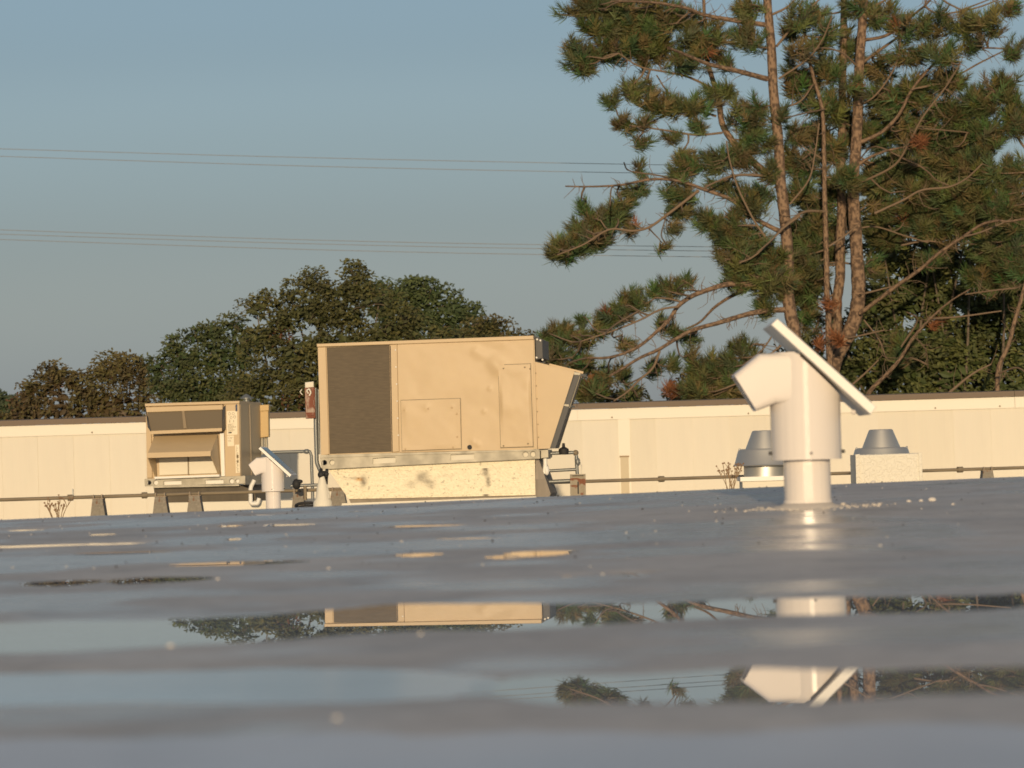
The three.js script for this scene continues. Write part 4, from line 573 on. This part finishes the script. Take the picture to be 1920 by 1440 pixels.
pine({ name: 'pine_tree', label: 'forked pine with three red brown stems rising from one foot', seed: 23, tuft: TUFT, base: baseAt(1558, DP + 1.2), forkOnly: true,
  trunks: [
    [[[1556, 745], [1561, 694], [1569, 667], [1586, 636], [1600, 606], [1608, 572], [1610, 539], [1608, 505], [1604, 433], [1600, 379], [1599, 343], [1604, 289], [1608, 217], [1610, 144], [1615, 72], [1620, 0], [1624, -100], [1627, -220]], 42, 12, 1],
    [[[1559, 715], [1561, 678], [1567, 636], [1569, 608], [1569, 567], [1575, 520], [1575, 469], [1578, 397], [1577, 325], [1578, 253], [1579, 180], [1581, 108], [1582, 29], [1584, -100]], 21, 11, 1.4],
    [[[1558, 720], [1556, 678], [1554, 636], [1553, 580], [1550, 539], [1550, 505], [1548, 433], [1546, 361], [1545, 289], [1541, 202], [1523, 137], [1510, 72], [1500, 10]], 13, 5, 0.4]],
  limbs: [
    [[[1617, 76], [1665, 65], [1720, 22], [1738, 7], [1765, -25]], 7, 3, 1], [[[1615, 119], [1665, 83], [1709, 54], [1760, 30], [1830, 15], [1890, -8]], 6, 2, 1], [[[1605, 270], [1651, 249], [1684, 217], [1709, 170], [1745, 126], [1781, 97], [1846, 90], [1895, 92]], 8, 2, 1, 0], [[[1709, 168], [1763, 155], [1803, 137], [1835, 119], [1893, 90]], 4.5, 1.5, 0.5], [[[1604, 345], [1637, 332], [1680, 307], [1705, 267], [1730, 220], [1774, 162], [1800, 120]], 5, 1.5, 1, -0.4], [[[1600, 314], [1637, 292], [1665, 282], [1700, 275]], 7, 3, 1],
    [[[1640, 400], [1694, 375], [1727, 357], [1781, 350], [1810, 336], [1842, 307]], 5, 2, 0, -0.6], [[[1612, 588], [1644, 564], [1681, 536], [1728, 503], [1756, 478], [1806, 444], [1839, 422], [1867, 414], [1894, 415], [1960, 400]], 8.5, 4, 0.8, -1], [[[1806, 444], [1840, 435], [1894, 412]], 4, 2, -0.6], [[[1625, 745], [1633, 731], [1658, 706], [1686, 675], [1714, 631], [1750, 592], [1783, 564], [1819, 542]], 9, 2.5, 0, -0.8],
    [[[1770, 745], [1786, 731], [1825, 700], [1858, 683]], 6, 3, -0.5], [[[1870, 745], [1872, 690], [1890, 650], [1903, 600], [1915, 560], [1935, 480], [1945, 380], [1950, 250], [1955, 100]], 9, 5, 0.5, 0.5], [[[1580, 740], [1594, 725], [1622, 700], [1647, 675]], 5, 2, 0], [[[1612, 553], [1622, 550], [1678, 536]], 4.5, 2, 0.8], [[[1590, 636], [1606, 631], [1658, 619]], 4, 1.5, 0.5, 0], [[[1740, 598], [1756, 597], [1797, 594], [1878, 583]], 4, 1.5, -0.4], [[[1550, 397], [1510, 397], [1481, 415], [1449, 448], [1420, 473]], 6, 2.5, 0.4, -1], [[[1481, 383], [1517, 336], [1528, 289], [1536, 231]], 3.5, 2, -0.2],
    [[[1554, 462], [1580, 445], [1608, 422]], 4.5, 2, 0.2, 0.4], [[[1600, 430], [1640, 425], [1690, 440], [1740, 455]], 3.5, 1.5, 1, 1.6], [[[1690, 460], [1740, 452], [1830, 470]], 4, 2, 1.5, 2], [[[1700, 300], [1640, 275], [1610, 300]], 3, 1.5, 0.6], [[[1612, 130], [1580, 100], [1540, 90], [1500, 105]], 4, 1.5, 1], [[[1608, 200], [1640, 180], [1680, 120], [1690, 60]], 4, 1.5, 1, 0.5], [[[1545, 300], [1500, 270], [1480, 240]], 3, 1.2, 0.4], [[[1546, 205], [1510, 212], [1470, 222]], 3, 1.2, 0.4], [[[1700, 190], [1760, 200], [1830, 210]], 3, 1.2, 0.8], [[[1720, 240], [1780, 245], [1830, 250]], 3, 1.2, 0.2], [[[1865, 170], [1900, 190], [1940, 220]], 4, 2, 0.5], [[[1945, 300], [1910, 260], [1895, 150]], 5, 2, 0.5], [[[1620, 20], [1660, 0], [1700, -30]], 5, 2, 1], [[[1690, 650], [1720, 600], [1700, 585]], 4, 2, -0.3], [[[1714, 631], [1735, 655], [1740, 690]], 3, 1.5, -0.5], [[[1872, 700], [1910, 690], [1940, 720]], 4, 2, 0], [[[1905, 540], [1860, 545], [1810, 552]], 3.5, 1.5, -0.2], [[[1620, 600], [1650, 640], [1660, 670]], 3, 1.5, 0.3],
  ],
  clusters: [
    [1500, 30, 30, 26, 1], [1540, 60, 36, 30, 1.1, 0.8], [1500, 95, 32, 22, 1], [1555, 120, 34, 30, 1.1, 1], [1490, 160, 24, 24, 1, 0.6], [1520, 190, 26, 26, 1, 0.8], [1560, 200, 30, 34, 1.2, 1], [1500, 250, 30, 26, 1.2, 0.8], [1560, 280, 34, 30, 1.2, 1.4], [1510, 310, 34, 28, 1.2, 1], [1500, 360, 32, 26, 1.2, 1], [1560, 350, 30, 24, 1.2, 1.6], [1510, 440, 40, 40, 1.6, 0.8], [1490, 490, 44, 34, 1.7, 0.6], [1525, 520, 30, 30, 1.5, 1], [1590, 335, 26, 22, 1.2, 0.4], [1595, 160, 22, 20, 1, 0.5], [1600, 10, 36, 22, 1, 1], [1480, 60, 20, 20, 1, 1], [1530, 20, 30, 22, 1, 1.2], [1520, 140, 30, 30, 1.2, 1.5], [1590, 90, 26, 34, 1.1, 1.6], [1595, 240, 24, 34, 1.2, 2], [1530, 250, 30, 30, 1.2, 1.8], [1480, 300, 22, 26, 1.3, 1], [1530, 390, 32, 34, 1.4, 1.6], [1590, 400, 22, 40, 1.3, 2], [1520, 470, 40, 34, 1.4, 1.8], [1480, 120, 16, 20, 1, 0.5], [1560, 450, 30, 40, 1.3, 2.2], [1500, 545, 34, 30, 1.4, 1.4],
    [1660, 30, 44, 30, 1, 1], [1720, 50, 50, 30, 1, 0.5], [1790, 40, 46, 28, 0.9, 0], [1850, 30, 36, 24, 0.8, -0.4], [1890, 14, 32, 16, 0.9], [1700, 100, 50, 26, 1, 0.8], [1770, 100, 44, 24, 0.9], [1825, 75, 26, 26, 0.8], [1862, 50, 22, 20, 0.9], [1905, 90, 18, 26, 1], [1650, 130, 34, 30, 1.1, 1.4], [1660, 190, 44, 36, 1.2, 1.4], [1720, 170, 44, 34, 1.2, 1], [1780, 150, 40, 26, 1.1, 0.6], [1640, 250, 40, 34, 1.3, 1.8], [1710, 240, 50, 36, 1.4, 1.6], [1780, 215, 46, 32, 1.4, 1], [1835, 190, 36, 34, 1.3, 0.8], [1880, 165, 30, 30, 1.3, 0.6], [1905, 220, 26, 44, 1.4, 0.6], [1845, 250, 44, 34, 1.5, 1], [1770, 280, 56, 36, 1.5, 1.6], [1690, 310, 50, 36, 1.5, 1.8], [1640, 340, 36, 32, 1.5, 2], [1830, 310, 46, 34, 1.5, 1], [1895, 330, 30, 36, 1.3, 1], [1740, 350, 56, 34, 1.5, 1.6], [1660, 390, 44, 32, 1.5, 2], [1810, 370, 56, 36, 1.6, 1.2], [1880, 390, 44, 40, 1.6, 1], [1730, 410, 60, 34, 1.6, 2], [1660, 440, 46, 30, 1.3, 2.4], [1870, 450, 54, 44, 1.6, 1.4], [1790, 420, 50, 30, 1.4, 1.8],
    [1536, 640, 9, 8, 1, 0, 1, 'dead'], [1568, 630, 9, 8, 1, -0.2, 1, 'dead'], [1551, 565, 6, 12, 0.8, 0, 1, 'dead'], [1725, 262, 13, 9, 1.1, -0.6, 1, 'dead'], [1520, 600, 26, 30, 1.2, 1.5], [1900, 500, 40, 40, 1.5, 1], [1850, 520, 44, 30, 1.2, 1.6], [1690, 650, 30, 26, 1, 1], [1640, 500, 20, 24, 0.8, 2], [1745, 480, 34, 20, 0.9, 2.2], [1755, 605, 9, 7, 0.8, -0.4, 1, 'dead'],
  ] });

// broadleaf trees: leaf-sized faces through the crown, over limbs and a trunk
const LEAF = (() => { const p = [V(0, 0, 0), V(0.24, 0.06, 0.4), V(0.2, 0.03, 0.75), V(0, -0.06, 1.1), V(-0.2, 0.03, 0.75), V(-0.24, 0.06, 0.4)], m = V(0, 0, 0.55), f = []; for (let i = 0; i < 6; i++) f.push(m, p[i], p[(i + 1) % 6]); const g = new THREE.BufferGeometry().setFromPoints(f); g.computeVertexNormals(); return g; })();
M.leaf = mat([1, 1, 1], 0.7);
function broadleaf(cfg) {
  const { label, d, lobes, seed, size = 0.085, dens = 1, c0, c1, accent = [0.12, 0.05, 0.02], acc = 0.05, trunkPx, group = 'broadleaf trees beyond the parapet', name = 'broadleaf_tree' } = cfg, r = rng(seed), sc = d / FPX, b = P(trunkPx, 800, d);
  const root = thing(name, label, 'tree', V(b.x, GROUND, -d), group), top = P(trunkPx + 8, 770, d), fork = V(b.x + 0.1, GROUND + 2.6, -d);
  part(root, 'trunk', tube([V(b.x, GROUND - 0.1, -d), V(b.x + 0.06, GROUND + 1.4, -d + 0.05), fork, top], 0.2, 0.09, 10, 16, 0.12), M.greyBark);
  const mats = [], cols = [], tw = [], Q = new THREE.Quaternion(), E = new THREE.Euler();
  for (const [cx, cy, rx, ry, k = 1, z0 = 0] of lobes) {
    const c = P(cx, cy, d + z0), rX = rx * sc, rY = ry * sc, rZ = (rX + rY) / 2;
    const L = tube([fork.clone().lerp(top, r()), fork.clone().lerp(c, 0.55).add(V((r() - 0.5) * 0.9, 0.2, -0.7 - r() * 0.5)), c], 0.045, 0.012, 6, 8, 0.1); part(root, 'limb', L, M.greyBark);
    for (let i = 0; i < 5; i++) { const e = V(r() * 2 - 1, r() * 1.6 - 0.5, r() * 2 - 1).normalize(); tw.push(tube([c, c.clone().add(V(e.x * rX * 0.5, e.y * rY * 0.55, e.z * rZ * 0.5)).add(V((r() - 0.5) * 0.1, 0.05, 0)), c.clone().add(V(e.x * rX * 0.98, e.y * rY * 0.98, e.z * rZ * 0.98))], 0.012, 0.004, 4, 4)); }
    const put = (p, sz, col, l) => { Q.setFromEuler(E.set(r() * 1.9 - 0.3, r() * 6.283, (r() - 0.5) * 1.4)); mats.push(new THREE.Matrix4().compose(p.sub(root.position), Q.clone(), V(sz, sz, sz))); cols.push(col.map(v => v * l)); };
    const area = rX * rY + rX * rZ + rY * rZ, core = Math.round(area * 260 * Math.min(1, dens) * k);
    for (let i = 0; i < core; i++) { const e = V(r() * 2 - 1, r() * 2 - 1, r() * 2 - 1).normalize().multiplyScalar(0.35 + 0.4 * r()); put(c.clone().add(V(e.x * rX, e.y * rY, e.z * rZ)), size * 1.7 * (0.7 + r() * 0.6), c0, 0.7 + r() * 0.5); }
    const nl = Math.max(3, Math.round(area * 21 * dens * k));   // clumps sitting on the lobe, each a small dome of leaves
    for (let i = 0; i < nl; i++) {
      const e = V(r() * 2 - 1, r() * 2 - 0.8, r() * 2 - 1).normalize(), f = 0.72 + r() * 0.3, m = c.clone().add(V(e.x * rX * f, e.y * rY * f, e.z * rZ * f)), rad = 0.13 + r() * 0.17, n = Math.round(rad * rad * 1500), tone = 0.6 + r() * 0.5, t0 = r(), isA = r() < acc;
      for (let j = 0; j < n; j++) { const w = V(r() * 2 - 1, r() * 2 - 0.7, r() * 2 - 1).normalize().multiplyScalar(rad * (0.55 + 0.55 * Math.sqrt(r()))); w.y *= 0.8; const t = clamp(t0 * 0.6 + r() * 0.4); put(m.clone().add(w), size * 0.8 * (0.65 + r() * 0.7), isA ? accent : c0.map((v, h) => lerp(v, c1[h], t)), tone * (0.8 + r() * 0.4)); }
    }
  }
  part(root, 'twigs', tw, M.greyBark).userData.kind = 'stuff';
  const im = shadowed(new THREE.InstancedMesh(LEAF, M.leaf, mats.length)); mats.forEach((m, i) => { im.setMatrixAt(i, m); im.setColorAt(i, rgb(...cols[i])); }); im.name = 'crown'; im.userData.kind = 'stuff'; root.add(im); return root;
}
const olive = [[0.05, 0.058, 0.014], [0.105, 0.095, 0.02]], green = [[0.04, 0.065, 0.018], [0.075, 0.095, 0.024]], rusty = [[0.075, 0.05, 0.018], [0.11, 0.085, 0.022]], deep = [[0.05, 0.07, 0.016], [0.11, 0.115, 0.026]];
broadleaf({ label: 'tall olive brown tree with a ragged top directly behind the large unit', d: 66, trunkPx: 600, seed: 31, c0: olive[0], c1: olive[1], acc: 0.008,
  lobes: [[583, 530, 16, 14, 1], [610, 545, 34, 26], [655, 545, 30, 20], [668, 522, 9, 12, 0.4], [662, 512, 5, 6, 0.4], [480, 580, 28, 24], [500, 562, 14, 16, 0.7], [530, 600, 44, 32], [590, 590, 46, 36], [650, 590, 46, 34], [545, 555, 24, 18, 0.8], [490, 640, 46, 36], [560, 660, 56, 42], [640, 650, 60, 46], [710, 570, 44, 26], [760, 610, 44, 30], [720, 630, 44, 30], [510, 710, 50, 40], [580, 730, 60, 44], [640, 740, 60, 40], [800, 650, 50, 30], [880, 660, 50, 26], [470, 740, 40, 30], [540, 770, 70, 30, 0.8]] });
broadleaf({ label: 'rounded green tree rising behind the right half of the large unit', d: 82, trunkPx: 790, seed: 37, c0: green[0], c1: green[1], acc: 0, size: 0.1,
  lobes: [[700, 545, 32, 22], [760, 552, 34, 24], [805, 552, 30, 26], [845, 578, 30, 24], [875, 595, 26, 20], [780, 590, 50, 30], [830, 615, 48, 30], [720, 580, 40, 30], [895, 622, 30, 22], [740, 640, 60, 36], [850, 660, 60, 36], [910, 650, 30, 22], [780, 700, 80, 40, 0.7]] });
broadleaf({ label: 'small dark brown green tree at the right end of the left tree line', d: 70, trunkPx: 925, seed: 41, c0: olive[0], c1: rusty[1], acc: 0.03,
  lobes: [[905, 610, 24, 16], [930, 618, 26, 18], [945, 635, 18, 16], [900, 640, 34, 22], [930, 665, 36, 24], [985, 660, 30, 26, 0.8], [1010, 700, 30, 40, 0.8]] });
broadleaf({ label: 'mid green tree behind the small tan unit', d: 76, trunkPx: 380, seed: 43, c0: green[0], c1: [0.095, 0.1, 0.024], acc: 0.005, size: 0.09,
  lobes: [[405, 622, 24, 16], [370, 634, 26, 18], [440, 615, 24, 20], [330, 655, 24, 20], [300, 690, 24, 22], [345, 680, 36, 28], [400, 670, 44, 34], [450, 660, 36, 36], [280, 720, 20, 18], [320, 730, 44, 30], [380, 730, 50, 36], [440, 730, 46, 40], [275, 690, 12, 10, 0.8], [360, 770, 80, 26, 0.8]] });
broadleaf({ label: 'thin reddish brown tree with open branches left of the small unit', d: 68, trunkPx: 222, seed: 47, c0: rusty[0], c1: olive[1], acc: 0.06, dens: 0.55, size: 0.095,
  lobes: [[206, 680, 13, 12, 0.8], [222, 692, 22, 18, 0.8], [246, 690, 14, 10, 0.7], [200, 712, 16, 12, 0.7], [190, 710, 12, 9, 0.6], [238, 715, 24, 18, 0.7], [262, 715, 18, 16, 0.8], [225, 745, 40, 20], [265, 755, 30, 24], [190, 765, 40, 22], [240, 780, 60, 20]] });
broadleaf({ label: 'low rusty brown tree above the left end of the parapet', d: 68, trunkPx: 120, seed: 53, c0: rusty[0], c1: olive[1], acc: 0.05, dens: 0.65, size: 0.095,
  lobes: [[95, 702, 12, 9, 0.8], [105, 716, 26, 15, 0.9], [138, 718, 26, 15, 0.9], [70, 730, 26, 16], [55, 742, 20, 12], [100, 742, 34, 18], [150, 738, 28, 18, 0.8], [175, 745, 20, 14, 0.7], [60, 770, 46, 20], [120, 772, 50, 22], [170, 772, 40, 20], [30, 782, 40, 16], [155, 712, 10, 10, 0.8]] });
broadleaf({ label: 'far green tree row at the left end of the parapet', d: 104, trunkPx: 8, seed: 59, c0: [0.04, 0.062, 0.026], c1: [0.06, 0.08, 0.03], acc: 0, size: 0.13,
  lobes: [[-30, 760, 40, 22], [6, 752, 26, 14], [30, 764, 24, 14], [48, 770, 20, 14], [10, 785, 50, 18], [-60, 780, 50, 24]] });
// dark mass behind the pines
broadleaf({ label: 'dense dark green tree behind the forked pine', d: 66, trunkPx: 1680, seed: 61, c0: deep[0], c1: deep[1], acc: 0.05, size: 0.12, dens: 0.9,
  lobes: [[1640, 590, 50, 44], [1700, 560, 56, 44], [1770, 560, 56, 50], [1660, 650, 60, 44], [1740, 640, 66, 50], [1690, 710, 80, 44], [1780, 700, 70, 50], [1600, 700, 40, 40], [1720, 500, 60, 36, 0.8], [1660, 480, 40, 40, 0.7], [1790, 490, 50, 40, 0.8], [1740, 770, 120, 40, 0.6]] });
broadleaf({ label: 'dense dark green tree at the right end of the parapet', d: 66.5, trunkPx: 1870, seed: 67, c0: deep[0], c1: deep[1], acc: 0.06, size: 0.11, dens: 0.9,
  lobes: [[1850, 600, 56, 50], [1910, 560, 50, 60], [1840, 680, 66, 48], [1920, 660, 60, 56], [1880, 730, 90, 36], [1960, 600, 50, 70], [1860, 520, 50, 40, 0.8], [1940, 480, 50, 50], [1960, 380, 50, 60], [1800, 640, 40, 40, 0.8]] });
broadleaf({ label: 'low green shrub mass at the foot of the straight pine', d: 65.5, trunkPx: 1440, seed: 71, c0: deep[0], c1: green[1], acc: 0.08,
  lobes: [[1300, 735, 40, 20], [1350, 720, 40, 26], [1410, 715, 44, 30], [1470, 700, 40, 40], [1520, 680, 44, 46], [1440, 750, 60, 26], [1540, 730, 50, 36], [1270, 750, 24, 18, 0.8], [1580, 640, 26, 40, 0.6], [1515, 560, 30, 50, 0.6]] });
broadleaf({ label: 'rusty green shrub mass just right of the intake hood', d: 72, trunkPx: 1110, seed: 73, c0: olive[0], c1: rusty[1], acc: 0.12,
  lobes: [[1050, 720, 40, 26, 0.8], [1100, 738, 40, 22], [1150, 748, 40, 18], [1180, 745, 20, 12, 0.8], [1030, 690, 24, 26, 0.7]] });
broadleaf({ label: 'dark conifer green crown high behind the forked pine stems', d: 65, trunkPx: 1760, seed: 79, c0: deep[0], c1: [0.05, 0.075, 0.02], acc: 0.02, size: 0.1, dens: 0.8,
  lobes: [[1700, 330, 50, 50, 0.7], [1770, 340, 56, 46, 0.8], [1830, 350, 50, 44, 0.8], [1730, 400, 60, 46, 0.8], [1820, 410, 60, 44, 0.9], [1880, 420, 50, 50, 0.9], [1650, 430, 36, 44, 0.6], [1530, 430, 30, 60, 0.5], [1790, 270, 46, 36, 0.6]] });

// ---------------------------------------------------------------- small things on the roof
{ // dry weeds
  const weed = (px, d, h, label, seed) => { const b = base(px, 970, d), r = rng(seed), st = [], hd = []; for (let i = 0; i < 9; i++) { let p = b.clone().add(V((r() - 0.5) * 0.1, 0, (r() - 0.5) * 0.05)); const a = (r() - 0.5) * 1.1, L = h * (0.6 + r() * 0.45), q = [p, p.clone().add(V(a * L * 0.3, L * 0.55, (r() - 0.5) * 0.05)), p.clone().add(V(a * L * 0.8, L, (r() - 0.5) * 0.08))]; st.push(tube(q, 0.005, 0.003, 4, 5)); for (let k = 0; k < 3; k++) { const s = q[1].clone().lerp(q[2], 0.2 + r() * 0.5), e = s.clone().add(V((r() - 0.5) * 0.1, 0.05 + r() * 0.05, 0)); st.push(tube([s, s.clone().lerp(e, 0.5).add(V(0.005, 0.004, 0)), e], 0.003, 0.002, 4, 3)); hd.push(ball(e, 0.009)); } hd.push(ball(q[2], 0.01)); }
    const t = thing('dry_weed', label, 'weed', b); part(t, 'stems', st, mat([0.3, 0.2, 0.11], 0.9)); part(t, 'seed_heads', hd, mat([0.26, 0.16, 0.09], 0.9)); };
  weed(108, 38.2, 0.3, 'dry brown weed growing at the roof edge below the gas pipe', 1); weed(1372, 39.5, 0.4, 'sparse dry weed growing beside the half hidden metal fan', 2);
}
{ // pale stones lying by the shallow water
  const stone = (px, py, s, label, group) => { const c = onRoof(px, py), x = c.x, z = c.z, g = new THREE.IcosahedronGeometry(s, 2), p = g.attributes.position; for (let i = 0; i < p.count; i++) { const k = 0.8 + 0.45 * vnoise(p.getX(i) / s * 1.3 + px, p.getY(i) / s * 1.3 + p.getZ(i) / s, 3); p.setXYZ(i, p.getX(i) * k * 1.3, p.getY(i) * k * 0.8, p.getZ(i) * k); } g.computeVertexNormals(); g.translate(x, roofAt(x, z) + s * 0.45, z); single('sealant_chunk', g, mat([0.66, 0.62, 0.56], 0.85), label, 'debris', group); };
  for (const [px, py, s] of [[320, 1215, 0.0024], [788, 1193, 0.002], [408, 1089, 0.0022], [632, 1352, 0.0018], [1130, 1080, 0.002], [616, 1066, 0.0022]]) stone(px, py, s, 'small pale pebble lying near the long puddles', 'pale pebbles by the puddles');
  for (const [px, py, s] of [[1748, 940, 0.0065], [1727, 941, 0.0045], [1704, 942, 0.004]]) stone(px, py, s, 'white sealant lump in the short row beside the near vent', 'row of sealant lumps');
  stone(1637, 906, 0.006, 'lone white lump on the roof below the stucco block'); stone(1787, 947, 0.003, 'tiny white lump past the end of the sealant row');
  // grit: specks over the far half of the roof
  const r = rng(99), grit = (n, col, s0, s1, name, label) => { const im = shadowed(new THREE.InstancedMesh(new THREE.IcosahedronGeometry(1, 0), mat(col, 0.9), n)), m = new THREE.Matrix4(), Q = new THREE.Quaternion(); for (let i = 0; i < n; i++) { const d = 5.5 + Math.pow(r(), 0.6) * 6.2, x = (r() * 2 - 1) * d * 0.17, s = lerp(s0, s1, r() ** 3); m.compose(V(x, roofAt(x, -d) + s * 0.3, -d), Q.setFromEuler(new THREE.Euler(r() * 6, r() * 6, r() * 6)), V(s * (1 + r()), s * 0.7, s)); im.setMatrixAt(i, m); } im.name = name; im.userData = { kind: 'stuff', label, category: 'grit' }; scene.add(im); };
  grit(420, [0.045, 0.04, 0.036], 0.0008, 0.003, 'dark_grit', 'dark grit scattered over the far half of the roof');
  grit(240, [0.55, 0.52, 0.48], 0.0008, 0.0026, 'pale_grit', 'pale flakes scattered over the far half of the roof');
}

renderer.render(scene, camera);
